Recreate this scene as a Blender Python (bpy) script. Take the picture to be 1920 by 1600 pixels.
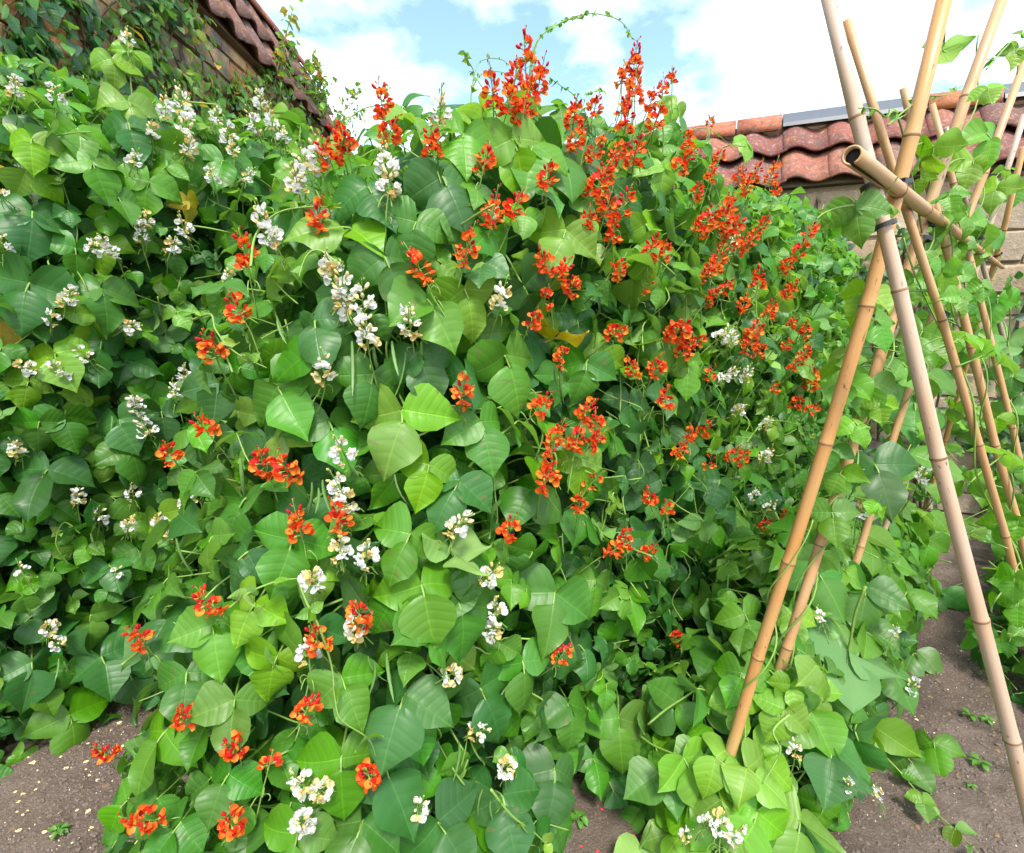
import bpy, math, random
import numpy as np
from mathutils import Vector, Matrix, Quaternion, noise
random.seed(11); np.random.seed(11)
R = math.radians
for o in list(bpy.data.objects): bpy.data.objects.remove(o)
S = bpy.context.scene
COL = S.collection

# ------------------------------------------------------------------ camera
FPX = 950.0; CAMZ = 1.55; PITCH = math.atan(200/FPX)
cd = bpy.data.cameras.new('camera'); cam = bpy.data.objects.new('camera', cd); COL.objects.link(cam)
cam.location = (0, 0, CAMZ); cam.rotation_euler = (math.pi/2 - PITCH, 0, 0)
cd.sensor_width = 36; cd.lens = 36*FPX/1920; cd.clip_end = 2000; cd.clip_start = 0.02
S.camera = cam
S.render.resolution_x = 1024; S.render.resolution_y = 853

# ------------------------------------------------------------------ world, sun, exposure
SUN_EL, SUN_AZ = R(58), R(170)          # azimuth measured from +Y towards +X
W = bpy.data.worlds.new('World'); S.world = W; W.use_nodes = True
nt = W.node_tree; nt.nodes.clear()
def N(nt, t, **k):
    n = nt.nodes.new(t)
    for a, v in k.items():
        if a.startswith('i_'): n.inputs[int(a[2:])].default_value = v
        else: setattr(n, a, v)
    return n
wo = N(nt, 'ShaderNodeOutputWorld'); bg = N(nt, 'ShaderNodeBackground')
sky = N(nt, 'ShaderNodeTexSky'); sky.sky_type = 'NISHITA'; sky.sun_disc = False
sky.sun_elevation = SUN_EL; sky.sun_rotation = SUN_AZ; sky.air_density = 1.0; sky.dust_density = 2.0; sky.ozone_density = 1.0
tc = N(nt, 'ShaderNodeTexCoord'); sep = N(nt, 'ShaderNodeSeparateXYZ'); nt.links.new(tc.outputs['Generated'], sep.inputs[0])
zz = N(nt, 'ShaderNodeMath', operation='ADD'); zz.inputs[1].default_value = .22; nt.links.new(sep.outputs[2], zz.inputs[0])
zm = N(nt, 'ShaderNodeMath', operation='MAXIMUM'); zm.inputs[1].default_value = .05; nt.links.new(zz.outputs[0], zm.inputs[0])
dx = N(nt, 'ShaderNodeMath', operation='DIVIDE'); dy = N(nt, 'ShaderNodeMath', operation='DIVIDE')
nt.links.new(sep.outputs[0], dx.inputs[0]); nt.links.new(zm.outputs[0], dx.inputs[1])
nt.links.new(sep.outputs[1], dy.inputs[0]); nt.links.new(zm.outputs[0], dy.inputs[1])
cb = N(nt, 'ShaderNodeCombineXYZ'); nt.links.new(dx.outputs[0], cb.inputs[0]); nt.links.new(dy.outputs[0], cb.inputs[1]); cb.inputs[2].default_value = 8.75
cn = N(nt, 'ShaderNodeTexNoise'); cn.inputs['Scale'].default_value = 1.15; cn.inputs['Detail'].default_value = 8; cn.inputs['Roughness'].default_value = .55
nt.links.new(cb.outputs[0], cn.inputs['Vector'])
cr = N(nt, 'ShaderNodeValToRGB'); cr.color_ramp.elements[0].position = .46; cr.color_ramp.elements[1].position = .80
nt.links.new(cn.outputs[0], cr.inputs[0])
mx = N(nt, 'ShaderNodeMix', data_type='RGBA'); nt.links.new(cr.outputs[0], mx.inputs[0])
sk = N(nt, 'ShaderNodeMix', data_type='RGBA', blend_type='MULTIPLY'); sk.inputs[0].default_value = 1
sk.inputs[7].default_value = (.74, .80, .72, 1); nt.links.new(sky.outputs[0], sk.inputs[6])
nt.links.new(sk.outputs[2], mx.inputs[6]); mx.inputs[7].default_value = (9.2, 9.15, 9.05, 1)
nt.links.new(mx.outputs[2], bg.inputs[0]); bg.inputs[1].default_value = .15
nt.links.new(bg.outputs[0], wo.inputs[0])
sl = bpy.data.lights.new('sun', 'SUN'); sun = bpy.data.objects.new('sun', sl); COL.objects.link(sun)
sl.energy = 1.5; sl.angle = R(11); sl.color = (1, .95, .87)
sdir = Vector((math.sin(SUN_AZ)*math.cos(SUN_EL), math.cos(SUN_AZ)*math.cos(SUN_EL), math.sin(SUN_EL)))
sun.rotation_euler = sdir.to_track_quat('Z', 'Y').to_euler(); sun.location = (0, 0, 20)
S.view_settings.view_transform = 'Standard'; S.view_settings.look = 'None'; S.view_settings.exposure = 1.86; S.view_settings.gamma = 1
S.cycles.max_bounces = 4; S.cycles.diffuse_bounces = 2; S.cycles.glossy_bounces = 2; S.cycles.transmission_bounces = 3; S.cycles.transparent_max_bounces = 4

# ------------------------------------------------------------------ pixel helpers (photo pixels, 1920 x 1600)
CP, SP = math.cos(PITCH), math.sin(PITCH)
CAM = Vector((0, 0, CAMZ))
def ray(px, py):
    x = (px-960)/FPX; y = -(py-800)/FPX
    return Vector((x, CP+y*SP, -SP+y*CP))
def on_z(px, py, z):
    d = ray(px, py); return CAM + d*((z-CAMZ)/d.z)
def on_plane(px, py, p0, n):
    d = ray(px, py); return CAM + d*((p0-CAM).dot(n)/d.dot(n))
def depth(p): return (p-CAM).dot(Vector((0, CP, -SP)))
RD = Vector((.719, .695, 0)); RN = Vector((-.695, .719, 0))        # direction of the bean rows, and its left normal
def P(a, o, z): return RD*a + RN*o + Vector((0, 0, z))
def AO(p): return p.dot(RD), p.dot(RN)

# ------------------------------------------------------------------ materials
def newmat(name):
    m = bpy.data.materials.new(name); m.use_nodes = True; t = m.node_tree; t.nodes.clear()
    out = N(t, 'ShaderNodeOutputMaterial'); b = N(t, 'ShaderNodeBsdfPrincipled'); t.links.new(b.outputs[0], out.inputs[0])
    return m, t, b, out
def rgb(r, g, b): return (r, g, b, 1)
def ramp(t, src, stops):
    c = N(t, 'ShaderNodeValToRGB'); e = c.color_ramp.elements
    while len(e) < len(stops): e.new(.5)
    for q, (p, col) in zip(e, stops): q.position = p; q.color = col if len(col) == 4 else rgb(*col)
    t.links.new(src, c.inputs[0]); return c.outputs[0]
def nz(t, vec, scale, detail=4, rough=.55, stretch=None):
    n = N(t, 'ShaderNodeTexNoise'); n.inputs['Scale'].default_value = scale; n.inputs['Detail'].default_value = detail; n.inputs['Roughness'].default_value = rough
    if stretch:
        mp = N(t, 'ShaderNodeMapping'); mp.inputs['Scale'].default_value = stretch; t.links.new(vec, mp.inputs[0]); vec = mp.outputs[0]
    t.links.new(vec, n.inputs['Vector']); return n.outputs[0]
def mixc(t, f, a, b, mode='MIX'):
    m = N(t, 'ShaderNodeMix', data_type='RGBA', blend_type=mode)
    for i, v in ((0, f), (6, a), (7, b)):
        if hasattr(v, 'links') or hasattr(v, 'is_linked'): t.links.new(v, m.inputs[i])
        else: m.inputs[i].default_value = v if i == 0 else (v if len(v) == 4 else rgb(*v))
    return m.outputs[2]
def mth(t, op, a, b=None, c=None):
    m = N(t, 'ShaderNodeMath', operation=op)
    for i, v in enumerate((a, b, c)):
        if v is None: continue
        if hasattr(v, 'is_linked'): t.links.new(v, m.inputs[i])
        else: m.inputs[i].default_value = v
    return m.outputs[0]
def bump(t, b, h, strength=.3, dist=.01):
    n = N(t, 'ShaderNodeBump'); n.inputs['Strength'].default_value = strength; n.inputs['Distance'].default_value = dist
    t.links.new(h, n.inputs['Height']); t.links.new(n.outputs[0], b.inputs['Normal']); return n.outputs[0]

def leaf_material(name, bean=True):
    m, t, b, out = newmat(name)
    oi = N(t, 'ShaderNodeObjectInfo'); geo = N(t, 'ShaderNodeNewGeometry'); uv = N(t, 'ShaderNodeUVMap')
    s = N(t, 'ShaderNodeSeparateXYZ'); t.links.new(uv.outputs[0], s.inputs[0])
    ax = mth(t, 'ABSOLUTE', mth(t, 'SUBTRACT', s.outputs[0], .5)); v = s.outputs[1]
    var = mth(t, 'FRACT', mth(t, 'ADD', oi.outputs['Random'], mth(t, 'MULTIPLY', geo.outputs['Random Per Island'], 3.7)))
    # midrib and arched side veins
    mid = mth(t, 'SUBTRACT', 1, mth(t, 'SMOOTH_MIN', mth(t, 'DIVIDE', ax, .012), 1, .2))
    ph = mth(t, 'FRACT', mth(t, 'MULTIPLY', mth(t, 'SUBTRACT', v, mth(t, 'MULTIPLY', mth(t, 'POWER', ax, 1.25), 1.05)), mth(t, 'ADD', 4.6, mth(t, 'MULTIPLY', mth(t, 'FRACT', mth(t, 'MULTIPLY', var, 5.3)), 2.2))))
    d = mth(t, 'ABSOLUTE', mth(t, 'SUBTRACT', ph, .5))
    side = mth(t, 'SUBTRACT', 1, mth(t, 'SMOOTH_MIN', mth(t, 'DIVIDE', d, .05), 1, .2))
    vein = mth(t, 'MAXIMUM', mid, mth(t, 'MULTIPLY', side, .5))
    vein = mth(t, 'MAXIMUM', vein, 0)
    base = oi.outputs['Color']
    hs = N(t, 'ShaderNodeHueSaturation'); t.links.new(base, hs.inputs['Color'])
    t.links.new(mth(t, 'ADD', .496, mth(t, 'MULTIPLY', var, .014)), hs.inputs['Hue'])
    t.links.new(mth(t, 'ADD', .84, mth(t, 'MULTIPLY', mth(t, 'FRACT', mth(t, 'MULTIPLY', var, 7.3)), .34)), hs.inputs['Value'])
    t.links.new(mth(t, 'ADD', 1.0, mth(t, 'MULTIPLY', mth(t, 'FRACT', mth(t, 'MULTIPLY', var, 3.1)), .15)), hs.inputs['Saturation'])
    uvr = N(t, 'ShaderNodeVectorMath', operation='ADD'); t.links.new(uv.outputs[0], uvr.inputs[0]); t.links.new(mth(t, 'MULTIPLY', var, 9), uvr.inputs[1])
    mott = nz(t, uvr.outputs[0], 5, 1)
    c = mixc(t, mth(t, 'MULTIPLY', mott, .35), hs.outputs[0], mixc(t, 1.0, hs.outputs[0], (1.35, 1.22, .9), 'MULTIPLY'))
    cv = mixc(t, 1.0, c, (1.9, 1.6, 1.7), 'MULTIPLY')
    c = mixc(t, mth(t, 'MULTIPLY', vein, .6), c, cv)
    spot = mth(t, 'MULTIPLY', mth(t, 'GREATER_THAN', mott, .70), mth(t, 'GREATER_THAN', var, .72))
    c = mixc(t, mth(t, 'MULTIPLY', spot, .5), c, (.13, .115, .04))      # leaf spot on some leaves
    # paler, duller underside of the blade
    under = mixc(t, 0.42, mixc(t, 1.0, hs.outputs[0], (1.4, 1.35, 1.7), 'MULTIPLY'), (.2, .33, .13))
    c = mixc(t, geo.outputs['Backfacing'], c, under)
    t.links.new(c, b.inputs['Base Color'])
    t.links.new(mth(t, 'ADD', .42, mth(t, 'MULTIPLY', geo.outputs['Backfacing'], .35)), b.inputs['Roughness'])
    b.inputs['Specular IOR Level'].default_value = .38
    h = mth(t, 'MULTIPLY', mth(t, 'MINIMUM', mth(t, 'MULTIPLY', d, 3.2), 1), .5)
    h = mth(t, 'ADD', mth(t, 'SUBTRACT', h, mth(t, 'MULTIPLY', mid, .7)), mth(t, 'MULTIPLY', mott, 1.6))
    nrm = bump(t, b, h, .32, .003)
    tr = N(t, 'ShaderNodeBsdfTranslucent'); t.links.new(mixc(t, 1.0, c, (1.9, 2.0, .6), 'MULTIPLY'), tr.inputs[0]); t.links.new(nrm, tr.inputs['Normal'])
    mxs = N(t, 'ShaderNodeMixShader'); mxs.inputs[0].default_value = .3
    t.links.new(b.outputs[0], mxs.inputs[1]); t.links.new(tr.outputs[0], mxs.inputs[2]); t.links.new(mxs.outputs[0], out.inputs[0])
    return m
M = {}
M['leaf'] = leaf_material('bean_leaf')
def simple(name, col, rough=.5, objcol=False, trans=0, varv=.2, spec=.4, nscale=60):
    m, t, b, out = newmat(name)
    oi = N(t, 'ShaderNodeObjectInfo'); tc = N(t, 'ShaderNodeTexCoord')
    base = oi.outputs['Color'] if objcol else None
    n = nz(t, tc.outputs['Object'], nscale, 4)
    col = rgb(*col)
    src = base if objcol else col
    hs = N(t, 'ShaderNodeHueSaturation')
    if objcol: t.links.new(base, hs.inputs['Color'])
    else: hs.inputs['Color'].default_value = col
    t.links.new(mth(t, 'ADD', 1-varv, mth(t, 'MULTIPLY', mth(t, 'ADD', n, mth(t, 'MULTIPLY', oi.outputs['Random'], .6)), varv*1.3)), hs.inputs['Value'])
    t.links.new(hs.outputs[0], b.inputs['Base Color']); b.inputs['Roughness'].default_value = rough; b.inputs['Specular IOR Level'].default_value = spec
    if trans:
        tr = N(t, 'ShaderNodeBsdfTranslucent'); t.links.new(hs.outputs[0], tr.inputs[0])
        mxs = N(t, 'ShaderNodeMixShader'); mxs.inputs[0].default_value = trans
        t.links.new(b.outputs[0], mxs.inputs[1]); t.links.new(tr.outputs[0], mxs.inputs[2]); t.links.new(mxs.outputs[0], out.inputs[0])
    return m
M['stem'] = simple('bean_stem', (.16, .27, .05), .5, varv=.35, nscale=25)
M['pod'] = simple('bean_pod', (.10, .20, .05), .5, varv=.3)
M['petal'] = simple('petal', (1, 1, 1), .55, True, .35, .12, .3, 150)
M['wing_red'] = simple('orange_wing', (.86, .13, .015), .55, False, .35, .2, .3, 150)
M['wing_orange'] = simple('bright_orange_wing', (.88, .25, .03), .55, False, .35, .2, .3, 150)
M['calyx'] = simple('calyx', (.2, .3, .05), .6)
M['twig'] = simple('twig', (.09, .06, .04), .8, varv=.4)
M['pear'] = simple('pear', (.3, .3, .06), .45, varv=.3)
M['plastic'] = simple('black_plastic', (.018, .018, .02), .35, varv=.1, spec=.5)
M['debris'] = simple('debris', (1, 1, 1), .8, True, 0, .35, .2, 90)

def mat_bamboo():
    m, t, b, out = newmat('bamboo'); oi = N(t, 'ShaderNodeObjectInfo'); tc = N(t, 'ShaderNodeTexCoord')
    ob = tc.outputs['Object']
    streak = nz(t, ob, 1, 5, .6, (130, 130, 2.2)); patch = nz(t, ob, 1, 3, .5, (6, 6, 3.2))
    c = mixc(t, ramp(t, patch, [(.35, (0, 0, 0)), (.68, (1, 1, 1))]), oi.outputs['Color'], mixc(t, 1., oi.outputs['Color'], (1.05, .78, .56), 'MULTIPLY'))
    c = mixc(t, mth(t, 'MULTIPLY', streak, .65), c, mixc(t, 1., c, (.62, .55, .48), 'MULTIPLY'))
    spot = nz(t, ob, 1, 2, .5, (170, 170, 60)); 
    blotch = nz(t, ob, 1, 2, .5, (9, 9, 6))
    sm = mth(t, 'MULTIPLY', ramp(t, spot, [(.66, (0, 0, 0)), (.70, (1, 1, 1))]), ramp(t, blotch, [(.48, (0, 0, 0)), (.58, (1, 1, 1))]))
    c = mixc(t, mth(t, 'MULTIPLY', sm, .8), c, (.06, .04, .03))
    t.links.new(c, b.inputs['Base Color']); b.inputs['Roughness'].default_value = .38; b.inputs['Specular IOR Level'].default_value = .45
    bump(t, b, streak, .15, .002); return m
M['bamboo'] = mat_bamboo()
M['bamboo_node'] = simple('bamboo_node', (.2, .11, .055), .6, varv=.5, nscale=90)
M['bore_shade'] = simple('bamboo_bore_shade', (.02, .018, .018), .8, varv=.5, nscale=120)  # near-black stand-in for the shade inside the pole's bore

def mat_soil():
    m, t, b, out = newmat('soil'); tc = N(t, 'ShaderNodeTexCoord'); ob = tc.outputs['Object']
    big = nz(t, ob, 1.3, 4); med = nz(t, ob, 14, 6, .65); fine = nz(t, ob, 130, 5, .7); grit = nz(t, ob, 420, 2, .6)
    c = mixc(t, ramp(t, big, [(.35, (0, 0, 0)), (.65, (1, 1, 1))]), (.15, .112, .092), (.23, .18, .152))
    c = mixc(t, ramp(t, med, [(.3, (0, 0, 0)), (.7, (1, 1, 1))]), mixc(t, 1., c, (.68, .66, .64), 'MULTIPLY'), c)
    c = mixc(t, ramp(t, fine, [(.45, (0, 0, 0)), (.72, (1, 1, 1))]), c, mixc(t, 1., c, (1.5, 1.45, 1.42), 'MULTIPLY'))
    c = mixc(t, ramp(t, grit, [(.70, (0, 0, 0)), (.76, (1, 1, 1))]), c, (.42, .36, .3))
    t.links.new(c, b.inputs['Base Color']); b.inputs['Roughness'].default_value = .93; b.inputs['Specular IOR Level'].default_value = .2
    h = mth(t, 'ADD', mth(t, 'MULTIPLY', med, .6), mth(t, 'ADD', mth(t, 'MULTIPLY', fine, .5), mth(t, 'MULTIPLY', grit, .15)))
    bump(t, b, h, 1.0, .03); return m
M['soil'] = mat_soil()
def mat_stone(name, stain):
    m, t, b, out = newmat(name); tc = N(t, 'ShaderNodeTexCoord'); oi = N(t, 'ShaderNodeObjectInfo'); geo = N(t, 'ShaderNodeNewGeometry'); ob = geo.outputs['Position']
    n1 = nz(t, ob, 6, 6, .6); n2 = nz(t, ob, 40, 5, .65); n3 = nz(t, ob, 2.2, 5, .65)
    c = mixc(t, n1, oi.outputs['Color'], mixc(t, 1., oi.outputs['Color'], (.62, .58, .55), 'MULTIPLY'))
    c = mixc(t, ramp(t, n3, [(.52, (0, 0, 0)), (.66, (1, 1, 1))]), c, stain)
    c = mixc(t, ramp(t, n2, [(.56, (0, 0, 0)), (.7, (1, 1, 1))]), c, mixc(t, 1., c, (1.5, 1.45, 1.4), 'MULTIPLY'))
    t.links.new(c, b.inputs['Base Color']); b.inputs['Roughness'].default_value = .92
    bump(t, b, mth(t, 'ADD', n1, mth(t, 'MULTIPLY', n2, .6)), .7, .02); return m
M['stone'] = mat_stone('stone', (.13, .115, .1))
M['mortar'] = mat_stone('mortar', (.16, .12, .085))
def mat_tile():
    m, t, b, out = newmat('pantile'); oi = N(t, 'ShaderNodeObjectInfo'); geo = N(t, 'ShaderNodeNewGeometry'); ob = geo.outputs['Position']
    n1 = nz(t, ob, 9, 6, .7); n2 = nz(t, ob, 30, 6, .7); n3 = nz(t, ob, 5.5, 5, .65); n4 = nz(t, ob, 75, 3, .6)
    c = mixc(t, n1, oi.outputs['Color'], mixc(t, 1., oi.outputs['Color'], (.6, .5, .5), 'MULTIPLY'))
    c = mixc(t, mth(t, 'MULTIPLY', ramp(t, n2, [(.53, (0, 0, 0)), (.66, (1, 1, 1))]), .7), c, (.27, .24, .22))     # grey lichen
    c = mixc(t, mth(t, 'MULTIPLY', ramp(t, n4, [(.60, (0, 0, 0)), (.70, (1, 1, 1))]), .45), c, (.42, .39, .36))
    c = mixc(t, mth(t, 'MULTIPLY', ramp(t, n3, [(.60, (0, 0, 0)), (.67, (1, 1, 1))]), .85), c, (.33, .14, .02))   # orange lichen
    n5 = nz(t, ob, 14, 6, .7)
    c = mixc(t, mth(t, 'MULTIPLY', ramp(t, n5, [(.52, (0, 0, 0)), (.64, (1, 1, 1))]), .75), c, (.07, .06, .05))     # dark mould
    t.links.new(c, b.inputs['Base Color']); b.inputs['Roughness'].default_value = .85
    bump(t, b, mth(t, 'ADD', n2, n4), .4, .01); return m
M['tile'] = mat_tile()
M['slate'] = simple('slate_ridge', (.085, .092, .11), .45, varv=.25, nscale=12)

# ------------------------------------------------------------------ mesh helpers
def mesh(name, vs, fs, mat=None, uv=None, smooth=True, mats=None, mi=None):
    me = bpy.data.meshes.new(name); me.from_pydata([tuple(v) for v in vs], [], fs)
    if smooth: me.polygons.foreach_set('use_smooth', [True]*len(me.polygons))
    for q in (mats or ([mat] if mat else [])): me.materials.append(q)
    if mi: me.polygons.foreach_set('material_index', mi)
    if uv is not None:
        l = me.uv_layers.new(name='UVMap'); vi = np.empty(len(me.loops), dtype=np.int32); me.loops.foreach_get('vertex_index', vi)
        l.data.foreach_set('uv', np.asarray(uv, dtype=np.float32)[vi].ravel())
    me.update(); return me
def obj(name, me, parent=None, loc=None, mw=None, color=None):
    o = bpy.data.objects.new(name, me); COL.objects.link(o)
    if parent is not None: o.parent = parent
    if mw is not None: o.matrix_local = mw
    elif loc is not None: o.location = loc
    if color is not None: o.color = (*color, 1) if len(color) == 3 else color
    return o
def tag(o, label, cat, group=None):
    o['label'] = label; o['category'] = cat
    if group: o['group'] = group
    return o
def thing(name, label, cat, loc=(0, 0, 0), group=None):
    o = bpy.data.objects.new(name, None); o.empty_display_size = .1; COL.objects.link(o); o.location = loc
    return tag(o, label, cat, group)
def frame_z(d):
    d = Vector(d).normalized(); u = Vector((0, 0, 1)) if abs(d.z) < .9 else Vector((1, 0, 0))
    x = u.cross(d).normalized(); return x, d.cross(x), d
def tube(pts, rad, n=6, cap=True):
    pts = [Vector(p) for p in pts]; vs, fs = [], []
    if not hasattr(rad, '__len__'): rad = [rad]*len(pts)
    x = None
    for i, p in enumerate(pts):
        d = (pts[min(i+1, len(pts)-1)] - pts[max(i-1, 0)]).normalized()
        if x is None: x, y, _ = frame_z(d)
        else: x = (x - d*x.dot(d)).normalized(); y = d.cross(x)
        for k in range(n):
            a = 2*math.pi*k/n; vs.append(p + (x*math.cos(a) + y*math.sin(a))*rad[i])
    for i in range(len(pts)-1):
        for k in range(n):
            fs.append((i*n+k, i*n+(k+1) % n, (i+1)*n+(k+1) % n, (i+1)*n+k))
    if cap: fs += [tuple(range(n-1, -1, -1)), tuple(range((len(pts)-1)*n, len(pts)*n))]
    return vs, fs
def join(parts):
    V, F = [], []
    for vs, fs in parts:
        k = len(V); V += list(vs); F += [tuple(i+k for i in f) for f in fs]
    return V, F
def smooth_path(pts, k=6):
    pts = [Vector(p) for p in pts]; out = []
    for i in range(len(pts)-1):
        p0, p1, p2, p3 = pts[max(i-1, 0)], pts[i], pts[i+1], pts[min(i+2, len(pts)-1)]
        for j in range(k):
            t = j/k; out.append(.5*((2*p1)+(p2-p0)*t+(2*p0-5*p1+4*p2-p3)*t*t+(3*p1-p0-3*p2+p3)*t**3))
    out.append(pts[-1]); return out

# ------------------------------------------------------------------ ground
def axis(lo, hi, step, far):
    c = list(np.arange(lo, hi+1e-6, step)); a, b = [], []; s = step
    x = lo
    while x > -far: s *= 1.5; x -= s; a.append(x)
    s = step; x = hi
    while x < far: s *= 1.5; x += s; b.append(x)
    return np.array(a[::-1]+c+b)
gx, gy = axis(-2.4, 3.2, .022, 400), axis(.5, 4.4, .022, 400)
X, Y = np.meshgrid(gx, gy)
Z = np.zeros_like(X)
for i in range(X.shape[0]):
    for j in range(X.shape[1]):
        x, y = X[i, j], Y[i, j]
        if -4 < x < 6 and -1 < y < 8:
            v = Vector((x, y, 0)); Z[i, j] = .022*noise.noise(v*2.1) + .014*noise.noise(v*9) + .010*noise.noise(v*27) + .006*noise.noise(v*61)
ny, nx = X.shape
fs = [(i*nx+j, i*nx+j+1, (i+1)*nx+j+1, (i+1)*nx+j) for i in range(ny-1) for j in range(nx-1)]
g = obj('ground', mesh('ground', np.stack([X.ravel(), Y.ravel(), Z.ravel()], 1), fs, M['soil'])); g['kind'] = 'structure'
g['label'] = 'bare brown garden soil between the bean rows'
def gz(x, y):
    v = Vector((x, y, 0)); return .022*noise.noise(v*2.1) + .014*noise.noise(v*9) + .010*noise.noise(v*27)

# ------------------------------------------------------------------ walls with pantile coping
def pantile_mesh(w, l):
    nu, nv = 14, 3; vs, fs = [], []
    prof = lambda s: .5*math.sin(2*math.pi*(s-.02)) * (.15*w*1.15)
    for k, th in enumerate((0, -.016)):
        for j in range(nv+1):
            for i in range(nu+1):
                s = i/nu*1.10; vs.append(((s-.5)*w, j/nv*l, prof(s) + th + .004*math.sin(3*s+j)))
    q = (nu+1)*(nv+1)
    for j in range(nv):
        for i in range(nu):
            a = j*(nu+1)+i; fs.append((a, a+1, a+nu+2, a+nu+1)); fs.append((q+a, q+a+nu+1, q+a+nu+2, q+a+1))
    for i in range(nu): fs.append((i+1, i, q+i, q+i+1)); a = nv*(nu+1)+i; fs.append((a, a+1, q+a+1, q+a))
    for j in range(nv):
        a = j*(nu+1); fs.append((a, a+nu+1, q+a+nu+1, q+a)); a += nu; fs.append((a+nu+1, a, q+a, q+a+nu+1))
    return mesh('pantile', vs, fs, M['tile'])
def box_mesh(name, mat, jit=.0, bev=.12):
    # unit box with chamfered front edge, slightly uneven
    rnd = lambda: random.uniform(-jit, jit)
    vs = []
    for (z, s) in ((0, 1), (.7, 1), (1, 1-bev)):
        for (x, y) in ((-1, -1), (0, -1), (1, -1), (1, 0), (1, 1), (0, 1), (-1, 1), (-1, 0)):
            vs.append((x*.5*s+rnd(), y*.5*s+rnd(), z+rnd()*.5))
    vs.append((rnd(), rnd(), 1.05+rnd()*.6))
    fs = []
    for r in range(2):
        for k in range(8): fs.append((r*8+k, r*8+(k+1) % 8, (r+1)*8+(k+1) % 8, (r+1)*8+k))
    for k in range(8): fs.append((16+k, 16+(k+1) % 8, 24))
    return mesh(name, vs, fs, mat, smooth=False)
stone_meshes = [box_mesh('stone', M['stone'], .06) for _ in range(8)]
def solid_box(name, dims, mat):
    x, y, z = dims
    vs = [(0, 0, 0), (x, 0, 0), (x, y, 0), (0, y, 0), (0, 0, z), (x, 0, z), (x, y, z), (0, y, z)]
    return mesh(name, vs, [(3, 2, 1, 0), (4, 5, 6, 7), (0, 1, 5, 4), (1, 2, 6, 5), (2, 3, 7, 6), (3, 0, 4, 7)], mat, smooth=False)

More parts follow.
